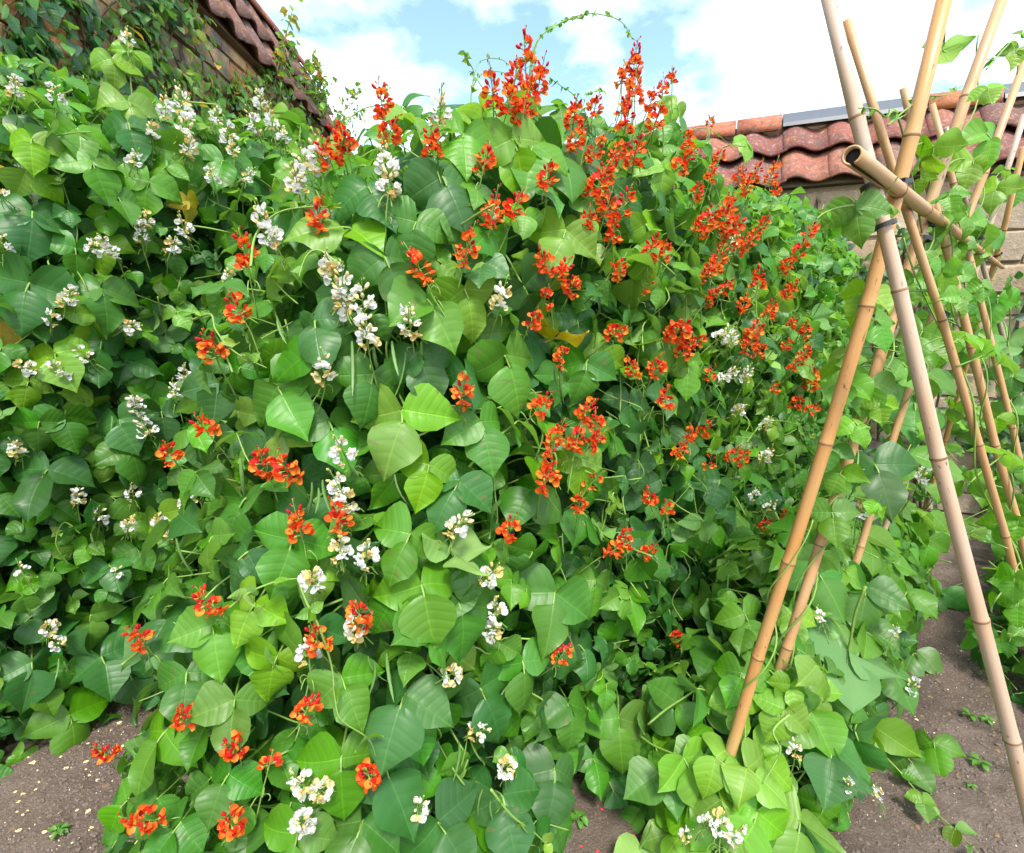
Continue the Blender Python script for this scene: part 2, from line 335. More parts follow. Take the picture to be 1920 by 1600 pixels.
def coped_wall(label, origin, e, length, z_eave, z_ridge, run, tile_w, stone_cols, mortar_col, stone_rng, stone_h, ridge_plan, tile_cols, roofside=True, seed=1):
    """local x runs along the wall, local -y faces the garden, y=0 is the wall face, origin on the ground"""
    rs = random.Random(seed)
    t = thing('garden_wall', label, 'wall', origin); t.rotation_euler = (0, 0, math.atan2(e.y, e.x))
    obj('wall_core', solid_box('wall_core', (length, .62, z_eave-.02), M['mortar']), t, (0, 0, 0), color=mortar_col)
    x0, x1, zz0, zz1 = stone_rng
    z = zz0
    while z < zz1:
        h = stone_h*rs.uniform(.75, 1.25)
        if z+h > z_eave-.06: h = z_eave-.06-z
        if h < .05: break
        x = x0 + rs.uniform(-.1, .1)
        while x < x1:
            w = stone_h*rs.uniform(1.1, 2.6)
            col = rs.choice(stone_cols); k = rs.uniform(.8, 1.2); col = tuple(c*k for c in col)
            mw = Matrix.Translation((x+w/2, .012, z+h/2)) @ Matrix.Rotation(math.pi/2, 4, 'X') @ Matrix.Diagonal((w*.97, h*.93, rs.uniform(.035, .06), 1))
            obj('stone', rs.choice(stone_meshes), t, mw=mw, color=col)
            x += w+.006
        z += h+.006
    # tiles: two courses on the garden slope
    over = .12; rise = z_ridge-z_eave; sl = math.hypot(run, rise); ang = math.atan2(rise, run)
    L = sl/2*1.14
    tm = pantile_mesh(tile_w, L)
    for course in (0, 1):
        x = .0
        while x < length:
            jy = rs.uniform(-.012, .012)
            mw = Matrix.Translation((x+tile_w/2, -over, z_eave)) @ Matrix.Rotation(ang, 4, 'X') @ Matrix.Translation((0, course*sl/2*.92+jy, .035+course*.045+(x/length)*.0)) @ Matrix.Rotation(R(-2.2+rs.uniform(-.7, .7)), 4, 'X') @ Matrix.Rotation(rs.uniform(-.012, .012), 4, 'Z')
            c = rs.choice(tile_cols); k = rs.uniform(.8, 1.15)
            obj('roof_tile', tm, t, mw=mw, color=tuple(q*k for q in c))
            x += tile_w
    # mortar bed, back slope and ridge
    yr = -over+run
    vs = [(0, -over+.04, z_eave-.015), (length, -over+.04, z_eave-.015), (length, yr, z_ridge-.03), (0, yr, z_ridge-.03), (0, yr+run, z_eave), (length, yr+run, z_eave)]
    obj('coping_bed', mesh('coping_bed', vs, [(0, 1, 2, 3), (3, 2, 5, 4), (0, 4, 5, 1), (0, 3, 4), (1, 5, 2)], M['mortar'], smooth=False), t, color=(.2, .15, .1))
    vs, fs = tube([(0, yr, z_ridge-.0), (length, yr, z_ridge-.0)], .085, 8)
    obj('ridge_mortar', mesh('ridge_mortar', vs, fs, M['mortar']), t, color=(.22, .16, .10))
    for (x, w, kind) in ridge_plan:
        if kind == 's':      # slate ridge: flat angled piece
            vs = []
            for xx in (0, w):
                for (yy, zz_) in ((-.15, -.02), (-.135, .015), (0, .125), (.135, .015), (.15, -.02), (0, .085)): vs.append((xx, yy, zz_))
            fs = [(i, (i+1) % 6, 6+(i+1) % 6, 6+i) for i in range(6)] + [(5, 4, 3, 2, 1, 0), tuple(range(6, 12))]
            me = mesh('ridge_tile', vs, fs, M['slate'], smooth=False)
            obj('ridge_tile', me, t, (x, yr, z_ridge+.03))
        else:
            vs, fs = [], []; n = 10
            for xx in (0, w):
                for r in (.15, .128):
                    for i in range(n+1):
                        a = math.pi*(-.02+1.04*i/n); vs.append((xx, -math.cos(a)*r, math.sin(a)*r))
            q = n+1
            for i in range(n):
                fs += [(i, 2*q+i, 2*q+i+1, i+1), (q+i, q+i+1, 3*q+i+1, 3*q+i), (i, i+1, q+i+1, q+i), (2*q+i, 3*q+i, 3*q+i+1, 2*q+i+1)]
            fs += [(0, q, 3*q, 2*q), (n, 2*q+n, 3*q+n, q+n)]
            obj('ridge_tile', mesh('ridge_tile', vs, fs, M['tile']), t, (x, yr, z_ridge), color=(.42, .13, .06) if kind == 't' else (.46, .16, .05))
    return t
# right wall
E2 = Vector((.924, -.382, 0)); M2 = Vector((-.382, -.924, 0))
W0 = Vector((1.74, 5.14, 0)) ; ZR2, ZE2, RUN2 = 3.15, 2.62, .5
org2 = W0 - E2*4.6 + M2*(RUN2-.12)
s0 = 4.6     # local x of photo px 1310
def lx2(px, py): p = on_plane(px, py, W0, M2); return (p-org2).dot(E2)
xr = [lx2(1300, 275), lx2(1465, 250), lx2(1595, 235), lx2(1728, 222), lx2(1866, 205)]
plan = [(xr[0]-.42*i-.42, .41, 't') for i in range(9)] + [(xr[0], (xr[1]-xr[0])/2-.01, 't'), (xr[0]+(xr[1]-xr[0])/2, (xr[1]-xr[0])/2-.01, 't'), (xr[1], xr[2]-xr[1]-.008, 's'), (xr[2], xr[3]-xr[2]-.008, 's'), (xr[3], xr[4]-xr[3]-.01, 'o')] + [(xr[4]+.47*i, .46, 's' if i % 3 else 's') for i in range(4)]
wall_r = coped_wall('old stone garden wall with red pantile coping behind the bamboo canes', org2, E2, 9.3, ZE2, ZR2, RUN2, .33,
    [(.40, .31, .21), (.34, .25, .17), (.42, .35, .26), (.30, .24, .18), (.4, .32, .24)], (.36, .28, .19), (5.0, 8.9, .0, ZE2), .2, plan,
    [(.25, .075, .05), (.20, .065, .05), (.29, .10, .06), (.18, .08, .065)], seed=4)
# left wall (runs away from the camera)
E1 = Vector((0, 1, 0)); XF = -2.55
org1 = Vector((XF, -.4, 0))
wall_l = coped_wall('tall ivy-clad stone wall with pantile coping behind the white bean row', org1, E1, 8.3, 4.0, 4.82, .44, .40,
    [(.46, .31, .16), (.5, .33, .17), (.38, .27, .17), (.5, .31, .16), (.52, .25, .11)], (.46, .31, .17), (2.2, 6.6, 1.7, 4.0), .19,
    [(.45*i, .445, 't') for i in range(18)], [(.22, .10, .07), (.25, .11, .075), (.2, .10, .085)], seed=7)
# ------------------------------------------------------------------ leaf meshes
OUT = [(0, .03), (.03, .19), (.10, .35), (.2, .445), (.32, .475), (.45, .44), (.58, .358), (.70, .252), (.81, .146), (.9, .066), (.96, .026), (1, .0)]
def outline(v, tab=OUT):
    for (a, x), (b, y) in zip(tab, tab[1:]):
        if v <= b: return x + (y-x)*(v-a)/(b-a)
    return 0
def leaflet_mesh(name, seed, asym=0, width=1., fold=.18, droop=.35, wave=.05, cup=0., mat='leaf', tab=OUT, nu=8, vtab=None):
    rs = random.Random(seed); vt = vtab or [0, .03, .10, .2, .32, .45, .58, .70, .81, .9, .96, 1]
    vs, fs, uv = [], [], []; p1, p2 = rs.uniform(0, 6), rs.uniform(0, 6); tw = rs.uniform(-.25, .25)
    for j, v in enumerate(vt):
        w = outline(v, tab)*width
        for i in range(nu+1):
            u = 2*i/nu-1; s = 1+asym*(1 if u > 0 else -1)*.22
            x = u*w*s*(1+(.05*math.sin(9*v+p1+(2 if u > 0 else 0))+.03*math.sin(21*v+p2+u))*abs(u))
            y = v + (-.05*abs(u)*(1-v)**6 if v < .3 else 0)
            a = droop*v; L = 1.0
            yy = math.sin(a)/droop*L if abs(droop) > .01 else v; z = -(1-math.cos(a))/droop if abs(droop) > .01 else 0
            yy += (y-v)
            z += fold*abs(x) - cup*x*x*2.4 + wave*math.sin(7*v+p1+(1.5 if u > 0 else 0))*u*u + .03*math.sin(4*v+p2)*u + tw*v*x
            vs.append((x, yy, z)); uv.append((x*.5/width/.5*.5+.5 if width else .5, v))
    for j in range(len(vt)-1):
        for i in range(nu): a = j*(nu+1)+i; fs.append((a, a+1, a+nu+2, a+nu+1))
    return mesh(name, vs, fs, M[mat], uv)
TERM = [leaflet_mesh('leaflet', 10+i, 0, random.uniform(.8, 1.08), random.uniform(-.05, .42), random.uniform(.2, 1.15), random.uniform(.02, .12), random.uniform(-.1, .45)) for i in range(10)]
LATL = [leaflet_mesh('leaflet', 30+i, -1, random.uniform(.8, 1.06), random.uniform(-.05, .42), random.uniform(.15, 1.1), random.uniform(.02, .12), random.uniform(-.1, .4)) for i in range(8)]
LATR = [leaflet_mesh('leaflet', 50+i, 1, random.uniform(.8, 1.06), random.uniform(-.05, .42), random.uniform(.15, 1.1), random.uniform(.02, .12), random.uniform(-.1, .4)) for i in range(8)]
LOWRES = []
for i in range(6):
    LOWRES.append(leaflet_mesh('leaflet', 70+i, 0, 1., random.uniform(.1, .3), random.uniform(.3, .7), .04, .1, nu=4, vtab=[0, .06, .2, .4, .6, .8, .93, 1]))
def mesh_arrays(me):
    v = np.empty(len(me.vertices)*3, dtype=np.float64); me.vertices.foreach_get('co', v); v = v.reshape(-1, 3)
    f = np.array([p.vertices[:] for p in me.polygons]); 
    u = np.zeros((len(v), 2)); vi = np.empty(len(me.loops), dtype=np.int32); me.loops.foreach_get('vertex_index', vi)
    l = np.empty(len(me.loops)*2, dtype=np.float32); me.uv_layers[0].data.foreach_get('uv', l); u[vi] = l.reshape(-1, 2)
    return v, f, u
LOWA = [mesh_arrays(m) for m in LOWRES]
def bake(name, mats4, arrs, mat):
    V, F, U = [], [], []; k = 0
    for m in mats4:
        v, f, u = random.choice(arrs); a = np.array(m)
        V.append(v @ a[:3, :3].T + a[:3, 3]); F.append(f+k); U.append(u); k += len(v)
    V = np.concatenate(V); F = np.concatenate(F); U = np.concatenate(U)
    me = bpy.data.meshes.new(name); me.vertices.add(len(V)); me.vertices.foreach_set('co', V.astype(np.float32).ravel())
    n = F.shape[1]; me.loops.add(F.size); me.loops.foreach_set('vertex_index', F.astype(np.int32).ravel())
    me.polygons.add(len(F)); me.polygons.foreach_set('loop_start', np.arange(0, F.size, n, dtype=np.int32))
    me.update(calc_edges=True); me.polygons.foreach_set('use_smooth', [True]*len(F))
    l = me.uv_layers.new(name='UVMap'); l.data.foreach_set('uv', U[F.ravel()].astype(np.float32).ravel())
    me.materials.append(mat); me.validate(); return me
def petiole_mesh(seed):
    rs = random.Random(seed); b = rs.uniform(-.3, .3)
    p = smooth_path([(b*1.2, -.75, -1.25), (b, -.45, -.75), (b*.35, -.15, -.28), (0, 0, -.02), (0, .16, .01), (0, .25, 0)], 3)
    n = len(p); vs, fs = tube(p, [.03-.012*i/n for i in range(n)], 5)
    return mesh('petiole', vs, fs, M['stem'])
PETI = [petiole_mesh(i) for i in range(6)]

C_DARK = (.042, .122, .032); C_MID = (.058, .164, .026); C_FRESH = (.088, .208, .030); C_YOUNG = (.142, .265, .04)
def pick_col(h):      # h = 0..1, how high / far along the row the leaf sits (more dark tones low down)
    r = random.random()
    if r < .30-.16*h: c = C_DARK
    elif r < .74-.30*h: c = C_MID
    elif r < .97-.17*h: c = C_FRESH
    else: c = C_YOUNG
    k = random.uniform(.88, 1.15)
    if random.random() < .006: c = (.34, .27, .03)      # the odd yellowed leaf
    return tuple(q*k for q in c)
def basis(nrm, tip):
    z = Vector(nrm).normalized(); y = Vector(tip); y = (y - z*y.dot(z))
    if y.length < 1e-4: y = frame_z(z)[0]
    y.normalize(); x = y.cross(z); return Matrix((x, y, z)).transposed().to_4x4()
def rvec(s): return Vector((random.gauss(0, s), random.gauss(0, s), random.gauss(0, s)))
def leaflet_locals(spread=None):
    """local matrices of the three leaflets of one leaf"""
    out = []
    sc = random.uniform(.92, 1.08)
    out.append((random.choice(TERM), Matrix.Translation((0, .24, 0)) @ Matrix.Rotation(random.gauss(0, .12), 4, 'Z') @ Matrix.Rotation(-abs(random.gauss(.05, .28)), 4, 'X') @ Matrix.Rotation(random.gauss(0, .2), 4, 'Y') @ Matrix.Scale(sc, 4)))
    for sgn, lst in ((1, LATL), (-1, LATR)):
        a = random.uniform(62, 100) if spread is None else spread
        out.append((random.choice(lst), Matrix.Translation((0, .01, 0)) @ Matrix.Rotation(sgn*R(a), 4, 'Z') @ Matrix.Translation((0, .035, 0)) @ Matrix.Rotation(-abs(random.gauss(.02, .26)), 4, 'X') @ Matrix.Rotation(sgn*random.gauss(.18, .25), 4, 'Y') @ Matrix.Scale(sc*random.uniform(.88, 1.0), 4)))
    return out
def add_leaf(plant, pos, nrm, tip, size, col, name='leaf', spread=None):
    mw = Matrix.Translation(Vector(pos)-plant.location) @ basis(nrm, tip) @ Matrix.Scale(size, 4)
    lf = obj(name, random.choice(PETI), plant, mw=mw)
    for me, ml in leaflet_locals(spread):
        obj('leaflet', me, lf, mw=ml, color=tuple(c*random.uniform(.94, 1.06) for c in col))
    return lf
def leaf_mats(pos, nrm, tip, size):
    b = Matrix.Translation(pos) @ basis(nrm, tip) @ Matrix.Scale(size, 4)
    return [b @ ml for _, ml in leaflet_locals()]

# ------------------------------------------------------------------ flowers
def petal(L, Wd, bend, cup, n=4, m=5):
    vs, fs = [], []
    for j in range(m+1):
        v = j/m; w = Wd*.5*math.sin(math.pi*min(1, v*.86+.1))**.7
        a = bend*v
        for i in range(n+1):
            u = 2*i/n-1
            y = (math.sin(a)/bend if abs(bend) > .01 else v)*L; z = ((1-math.cos(a))/bend if abs(bend) > .01 else 0)*L
            vs.append(Vector((u*w, y, z + cup*u*u*Wd)))
    for j in range(m):
        for i in range(n): a = j*(n+1)+i; fs.append((a, a+1, a+n+2, a+n+1))
    return vs, fs
def xf(part, mt): return [mt @ v for v in part[0]], part[1]
def flower_mesh(seed, red, open_=1.):
    rs = random.Random(seed)
    st = xf(petal(.017, .021, -.9, .2), Matrix.Rotation(R(70), 4, 'X') @ Matrix.Rotation(rs.uniform(-.15, .15), 4, 'Z'))
    w1 = xf(petal(.018, .018, .8, .25), Matrix.Rotation(R(-32*open_), 4, 'Z') @ Matrix.Rotation(R(-28), 4, 'X') @ Matrix.Rotation(R(35), 4, 'Y'))
    w2 = xf(petal(.018, .018, .8, .25), Matrix.Rotation(R(30*open_), 4, 'Z') @ Matrix.Rotation(R(-24), 4, 'X') @ Matrix.Rotation(R(-35), 4, 'Y'))
    kl = tube([(0, 0, 0), (0, .006, -.001), (0, .010, .001), (.001, .012, .004)], [.002, .003, .0025, .001], 5)
    cx = tube([(0, -.006, 0), (0, -.003, 0), (0, .002, 0), (0, .004, 0)], [.0012, .0025, .0035, .0032], 6)
    ped = tube([(0, -.016, -.004), (0, -.01, -.002), (0, -.004, 0)], [.0009, .0009, .0012], 4)
    V, F = join([st, kl, w1, w2, cx, ped]); k = [len(st[1])+len(kl[1]), len(w1[1])+len(w2[1]), len(cx[1])+len(ped[1])]
    mats = [M['petal'], (M['wing_orange'] if seed % 2 else M['wing_red']) if red else M['petal'], M['calyx']]
    return mesh('flower', V, F, mats=mats, mi=[0]*k[0]+[1]*k[1]+[2]*k[2])
def bud_mesh(seed, L=.013, r=.0038):
    p = smooth_path([(0, 0, 0), (0, L*.3, .0005), (0, L*.7, .0015), (0, L, .004)], 2); n = len(p)
    b = tube(p, [r*(.35+.75*math.sin(math.pi*(.12+.8*i/(n-1)))) for i in range(n)], 6)
    cx = tube([(0, -.009, -.003), (0, -.002, 0), (0, .002, 0)], [.0009, .0015, .003], 5)
    V, F = join([b, cx]); return mesh('flower_bud', V, F, mats=[M['petal'], M['calyx']], mi=[0]*len(b[1])+[1]*len(cx[1]))
FL = {'r': [flower_mesh(i, True, random.uniform(.7, 1.25)) for i in range(4)], 'w': [flower_mesh(i+9, False, random.uniform(.7, 1.25)) for i in range(4)]}
BUD = [bud_mesh(i) for i in range(2)]; BUDS = bud_mesh(5, .007, .003)
RED = [(.74, .035, .012), (.66, .022, .014), (.80, .06, .012)]; DRED = (.50, .012, .02)
WHITE = [(.86, .86, .84), (.84, .83, .84), (.86, .84, .78)]; CREAM = [(.74, .64, .34), (.74, .54, .22), (.78, .72, .44)]; YG = (.55, .60, .12)
def raceme_proto(kind, seed):
    rs = random.Random(seed); ch = []
    L = rs.uniform(.075, .125); nn = rs.randint(7, 10); bend = rs.uniform(-.015, .015); ped = []
    for i in range(nn):
        s = i/(nn-1); z = s*L; c = Vector((bend*s*s, 0, z))
        for q in range(2 if i < nn-2 else 1):
            az = i*2.3 + q*math.pi + rs.uniform(-.5, .5)
            if s < (.5 if kind == 'r' else .36): me = 'f'; tilt = rs.uniform(-.25, .35); sc = rs.uniform(1.05, 1.4); rad = .018
            elif s < .8: me = 'b' if rs.random() < .8 else 'f'; tilt = rs.uniform(.4, 1.1); sc = rs.uniform(1.05, 1.35); rad = .012
            else: me = 's'; tilt = rs.uniform(.7, 1.3); sc = rs.uniform(.7, 1.); rad = .006
            if s < .5 and rs.random() < .1: continue
            if kind == 'r':
                col = rs.choice(RED) if me == 'f' else (DRED if rs.random() < .4 else rs.choice(RED))
            else:
                col = (rs.choice(WHITE) if rs.random() < .75 else rs.choice(CREAM)) if me == 'f' else (rs.choice(CREAM) if me == 'b' else YG)
                if i == 0 and rs.random() < .7: col = rs.choice(CREAM[:2]); sc *= .75
            mt = Matrix.Translation(c) @ Matrix.Rotation(az, 4, 'Z') @ Matrix.Translation((0, rad, 0)) @ Matrix.Rotation(tilt, 4, 'X') @ Matrix.Rotation(rs.uniform(-.6, .6), 4, 'Y') @ Matrix.Scale(sc, 4)
            ch.append((me, mt, col))
    pts = smooth_path([(rs.uniform(-.02, .02), rs.uniform(-.02, .02), -.15), (0, 0, -.05), (0, 0, 0), (bend*.4, 0, L*.6), (bend, 0, L*1.02)], 3)
    n = len(pts); prt = [tube(pts, [.0026-.0014*i/n for i in range(n)], 5)]
    for k in range(rs.randint(4, 7) if kind == 'w' else rs.randint(1, 4)):      # spent flowers: thin stalks with young curved pods
        z = rs.uniform(-.07, -.005); a = rs.uniform(0, 6.28); d = Vector((math.cos(a), math.sin(a), 0)); l = rs.uniform(.012, .04)
        q = Vector((0, 0, z)); e = q + d*rs.uniform(.012, .022) + Vector((0, 0, .006))
        pp = smooth_path([q, e, e + d*l*.35 + Vector((0, 0, -l*.5)), e + d*l*rs.uniform(.1, .8) + Vector((0, 0, -l))], 3); m = len(pp)
        prt.append(tube(pp, [.0008 if i < 3 else .0019*(1-.5*abs(i/m-.6)) for i in range(m)], 5))
    vs, fs = join(prt)
    return mesh('flower_stalk', vs, fs, M['stem']), ch
PROTO = {'r': [raceme_proto('r', i) for i in range(7)], 'w': [raceme_proto('w', 40+i) for i in range(7)]}
def add_cluster(plant, kind, pos, axis_, scale, keep=1.):
    me, ch = random.choice(PROTO[kind])
    z = Vector(axis_).normalized(); x, y, _ = frame_z(z)
    mw = Matrix.Translation(Vector(pos)-plant.location) @ Matrix((x, y, z)).transposed().to_4x4() @ Matrix.Rotation(random.uniform(0, 6.28), 4, 'Z') @ Matrix.Scale(scale, 4)
    c = obj('flower_cluster', me, plant, mw=mw)
    for k, mt, col in ch:
        if random.random() > keep: continue
        m = random.choice(FL[kind]) if k == 'f' else (random.choice(BUD) if k == 'b' else BUDS)
        obj('flower' if k == 'f' else 'flower_bud', m, c, mw=mt @ Matrix.Rotation(random.uniform(-.4, .4), 4, 'Y'), color=col)
    return c
def pod_mesh(seed, L):
    rs = random.Random(seed); n = 9; vs, fs = [], []
    b = rs.uniform(-.5, .5)
    for i in range(n+1):
        s = i/n; w = .0042*math.sin(math.pi*min(1, .12+.84*s))**.6*(1+.12*math.sin(s*26)); y = b*L*s*s
        if s > .93: w *= .4
        for k in range(6):
            a = 2*math.pi*k/6; vs.append((math.cos(a)*w, y+math.sin(a)*w*.55, -s*L))
    for i in range(n):
        for k in range(6): fs.append((i*6+k, (i+1)*6+k, (i+1)*6+(k+1) % 6, i*6+(k+1) % 6))
    return mesh('bean_pod', vs, fs, M['pod'])
PODS = [pod_mesh(i, l) for i, l in enumerate((.05, .07, .09, .11, .08, .06))]

# ------------------------------------------------------------------ bean rows: envelope of the foliage
class Row:
    def __init__(s, oc, a0, a1, H, w, slope=0, amp=.06, seed=0):
        s.oc, s.a0, s.a1, s.H, s.w, s.slope, s.amp, s.off = oc, a0, a1, H, w, slope, amp, Vector((seed*7.3, seed*3.1, 0))
    def f(s, p):
        a, o = AO(p); z = p.z; w = s.w(z); top = s.H(a) - w
        a0 = s.a0 + s.slope*z
        da = max(0, a0-a, a-s.a1); dz = max(0, z-top)*.8
        d = math.sqrt(da*da + (o-s.oc)**2 + dz*dz)
        b = noise.noise((p+s.off)*3.1)*s.amp + noise.noise((p+s.off)*7.5)*s.amp*.45
        return d - w - b
    def n(s, p):
        e = .01; g = Vector([s.f(p+Vector(q)) - s.f(p-Vector(q)) for q in ((e, 0, 0), (0, e, 0), (0, 0, e))]); return g.normalized()
    def box(s): return (s.a0-.7, s.a1+.6, s.oc-.65, s.oc+.65, .02, 2.5)
Hc = lambda a: 1.84 + .24*min(1, max(0, (a-.5)/.8)) + .03*math.sin(a*4)
center = Row(1.32, .47, 4.0, Hc, lambda z: .46-.065*z, .2, seed=1)
left = Row(2.76, -.35, 3.4, lambda a: 2.28, lambda z: .40-.04*z, 0, seed=2)
frameL = Row(.52, 1.42, 3.4, lambda a: .42+.26*min(1, max(0, (a-1.45)/.4))-.05*(a-1.3), lambda z: .25-.16*z, .12, .05, seed=3)
frameR = Row(-.30, 3.0, 4.6, lambda a: .5, lambda z: .24-.12*z, 0, .05, seed=4)

def thrown(row, dens_n, lo, hi, mind, vis=True, seed=0):
    """dart throwing in a shell lo < f < hi round the envelope"""
    rs = random.Random(seed); a0, a1, o0, o1, z0, z1 = row.box(); grid = {}; pts = []; c = mind
    for _ in range(dens_n):
        p = P(rs.uniform(a0, a1), rs.uniform(o0, o1), rs.uniform(z0, z1))
        f = row.f(p)
        if not lo < f < hi: continue
        k = (int(p.x//c), int(p.y//c), int(p.z//c)); ok = True
        for i in (-1, 0, 1):
            for j in (-1, 0, 1):
                for l in (-1, 0, 1):
                    for q in grid.get((k[0]+i, k[1]+j, k[2]+l), ()):
                        if (q-p).length_squared < mind*mind: ok = False; break
                    if not ok: break
                if not ok: break
            if not ok: break
        if ok: grid.setdefault(k, []).append(p); pts.append(p)
    return pts

# ------------------------------------------------------------------ bean plants
class Plant:
    pass
def vine_stem(plant, base, top, H, wob, n=3, rad=.006):
    parts = []
    for k in range(n):
        pts = []; ph = random.uniform(0, 6.28); z = 0
        m = 16; h = H*random.uniform(.8, 1.0)
        off = Vector((random.uniform(-wob, wob), random.uniform(-wob, wob), 0))
        for i in range(m+1):
            s = i/m; a = ph + s*14
            pts.append(base.lerp(top, s)*0 + base + (top-base)*s*(h/H) + off*min(1, s*4) + Vector((math.cos(a), math.sin(a), 0))*.03*min(1, s*5) - plant.location)
        parts.append(tube(pts, [rad*(1.1-.95*i/m) for i in range(m+1)], 5))
    V, F = join(parts); return obj('stem', mesh('bean_stem', V, F, M['stem']), plant)

def make_row(row, names, group, nplants, leaf_size, flowers_kind, seed, shell=(-.03, .075), mind=.085, throws=60000, inner=520):
    plants = []; a0 = row.a0 - .25; a1 = row.a1 + .25; seg = (a1-a0)/nplants
    for i in range(nplants):
        a = a0+seg*(i+.5); b = P(a, row.oc, 0); b.z = gz(b.x, b.y)
        t = thing('bean_plant', names[i], 'bean plant', b, group)
        H = row.H(a)
        at = max(a, row.a0+row.slope*H+.12); vine_stem(t, b, P(at, row.oc, H*.84), H, min(.12, row.w(.5)*.4), 4)
        t2 = Plant(); t2.o = t; t2.mats = []; t2.n = 0; plants.append(t2)
    def owner(p):
        a, _ = AO(p); return plants[max(0, min(nplants-1, int((a-a0)/seg)))]
    row.owner = owner; row.plants = plants
    return plants
LBL_C = ['runner bean plant with red and white flowers nearest the camera, near end of middle row',
 'runner bean plant topped by the tallest red flower spike and a long arching shoot',
 'runner bean plant crowded with red flower spikes against the sky, right of the tallest spike',
 'red-flowered runner bean plant in the middle row, just left of the tiled wall coping',
 'red-flowered runner bean in front of the tiled wall, second from its row far end',
 'farthest runner bean plant of the middle row, small red flowers beside the bamboo canes']
LBL_L = ['white-flowered runner bean plant at the left edge of the picture above bare soil',
 'white-flowered runner bean plant with an upright leafy shoot against the ivy wall',
 'white-flowered runner bean plant with a dense tuft of blossom at its top, below the pantiles',
 'white-flowered runner bean plant just left of the red flowers, partly behind the middle row',
 'runner bean at the far end of the white-flowered row, mostly hidden']
make_row(center, LBL_C, 'runner beans of the middle row', 6, .1, 'r', 1)
make_row(left, LBL_L, 'white runner beans of the back row', 5, .1, 'w', 2)
MINZ = .05
def leaf_pose(row, p, up=.55, rnd=.33):
    n = row.n(p); n.z = max(n.z, -.1)
    lean = random.random()
    nrm = n*random.uniform(.6, 1.0) + Vector((0, 0, 1))*random.uniform(up*.4, up*1.6) + rvec(rnd)
    if random.random() < .10: nrm = n*.2 + rvec(.8)          # a few turned leaves show their pale backs
    tip = Vector((0, 0, -1))*random.uniform(.6, 1.1) + n*random.uniform(0, .6) + rvec(.45)
    return n, nrm, tip
TOC = lambda p: (CAM-p).normalized()
def populate(row, throws, mind, shell, size, inner_throws, inner_shell, hmax, keepout=()):
    pts = thrown(row, throws, shell[0], shell[1], mind, seed=int(row.oc*100)+5)
    for p in pts:
        n, nrm, tip = leaf_pose(row, p)
        s = random.uniform(*size)*random.choice((1, 1, 1, .8))
        if p.z < .25: s *= .9
        pl = row.owner(p); a, o = AO(p)
        seen = n.dot(TOC(p)) > -.25 or n.z > .5
        if any((p-q).length < r for q, r in keepout): continue
        if seen:
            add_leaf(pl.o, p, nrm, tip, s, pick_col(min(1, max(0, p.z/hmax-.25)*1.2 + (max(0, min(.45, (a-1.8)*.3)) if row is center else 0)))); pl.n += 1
        else: pl.mats += [Matrix.Translation(-pl.o.location) @ m for m in leaf_mats(p, nrm, tip, s)]
    for p in thrown(row, inner_throws, inner_shell[0], inner_shell[1], mind*.8, seed=int(row.oc*100)+9):
        n, nrm, tip = leaf_pose(row, p, .6, .5); pl = row.owner(p)
        pl.mats += [Matrix.Translation(-pl.o.location) @ m for m in leaf_mats(p, nrm, tip, random.uniform(*size))]
    return pts
# feature leaves at their places in the photograph: x, y, width of a leaflet in pixels, brightness 0..3
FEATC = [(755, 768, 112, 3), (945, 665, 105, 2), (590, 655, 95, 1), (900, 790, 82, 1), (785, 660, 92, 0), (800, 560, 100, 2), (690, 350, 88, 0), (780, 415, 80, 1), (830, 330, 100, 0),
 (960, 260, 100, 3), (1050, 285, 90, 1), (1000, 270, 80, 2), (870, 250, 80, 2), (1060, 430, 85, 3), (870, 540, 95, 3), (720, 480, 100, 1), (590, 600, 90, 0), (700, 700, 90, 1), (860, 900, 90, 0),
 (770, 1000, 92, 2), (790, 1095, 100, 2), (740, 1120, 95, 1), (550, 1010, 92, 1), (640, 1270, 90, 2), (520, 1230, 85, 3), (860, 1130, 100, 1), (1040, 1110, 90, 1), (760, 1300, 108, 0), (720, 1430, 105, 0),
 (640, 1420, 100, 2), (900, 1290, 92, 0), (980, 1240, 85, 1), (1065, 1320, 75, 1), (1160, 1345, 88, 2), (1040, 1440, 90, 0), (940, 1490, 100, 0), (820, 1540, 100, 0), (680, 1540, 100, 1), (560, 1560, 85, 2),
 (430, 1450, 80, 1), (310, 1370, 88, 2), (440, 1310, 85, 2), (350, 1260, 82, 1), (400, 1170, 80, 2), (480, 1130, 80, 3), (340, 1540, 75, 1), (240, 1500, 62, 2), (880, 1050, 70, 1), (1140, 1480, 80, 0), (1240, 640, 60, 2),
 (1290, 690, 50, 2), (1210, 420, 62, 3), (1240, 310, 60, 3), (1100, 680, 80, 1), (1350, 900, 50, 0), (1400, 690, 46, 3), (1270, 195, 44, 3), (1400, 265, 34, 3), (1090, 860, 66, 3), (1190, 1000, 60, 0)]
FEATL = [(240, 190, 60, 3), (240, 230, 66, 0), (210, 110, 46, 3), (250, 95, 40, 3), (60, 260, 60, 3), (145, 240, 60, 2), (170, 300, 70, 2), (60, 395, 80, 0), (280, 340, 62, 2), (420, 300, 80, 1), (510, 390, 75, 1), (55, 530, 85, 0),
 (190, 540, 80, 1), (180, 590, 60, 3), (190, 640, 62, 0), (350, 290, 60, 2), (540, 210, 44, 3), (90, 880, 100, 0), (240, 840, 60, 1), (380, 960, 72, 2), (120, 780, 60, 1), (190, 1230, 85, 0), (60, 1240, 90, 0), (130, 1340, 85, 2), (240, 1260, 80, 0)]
BR = [C_DARK, C_MID, C_FRESH, C_YOUNG]
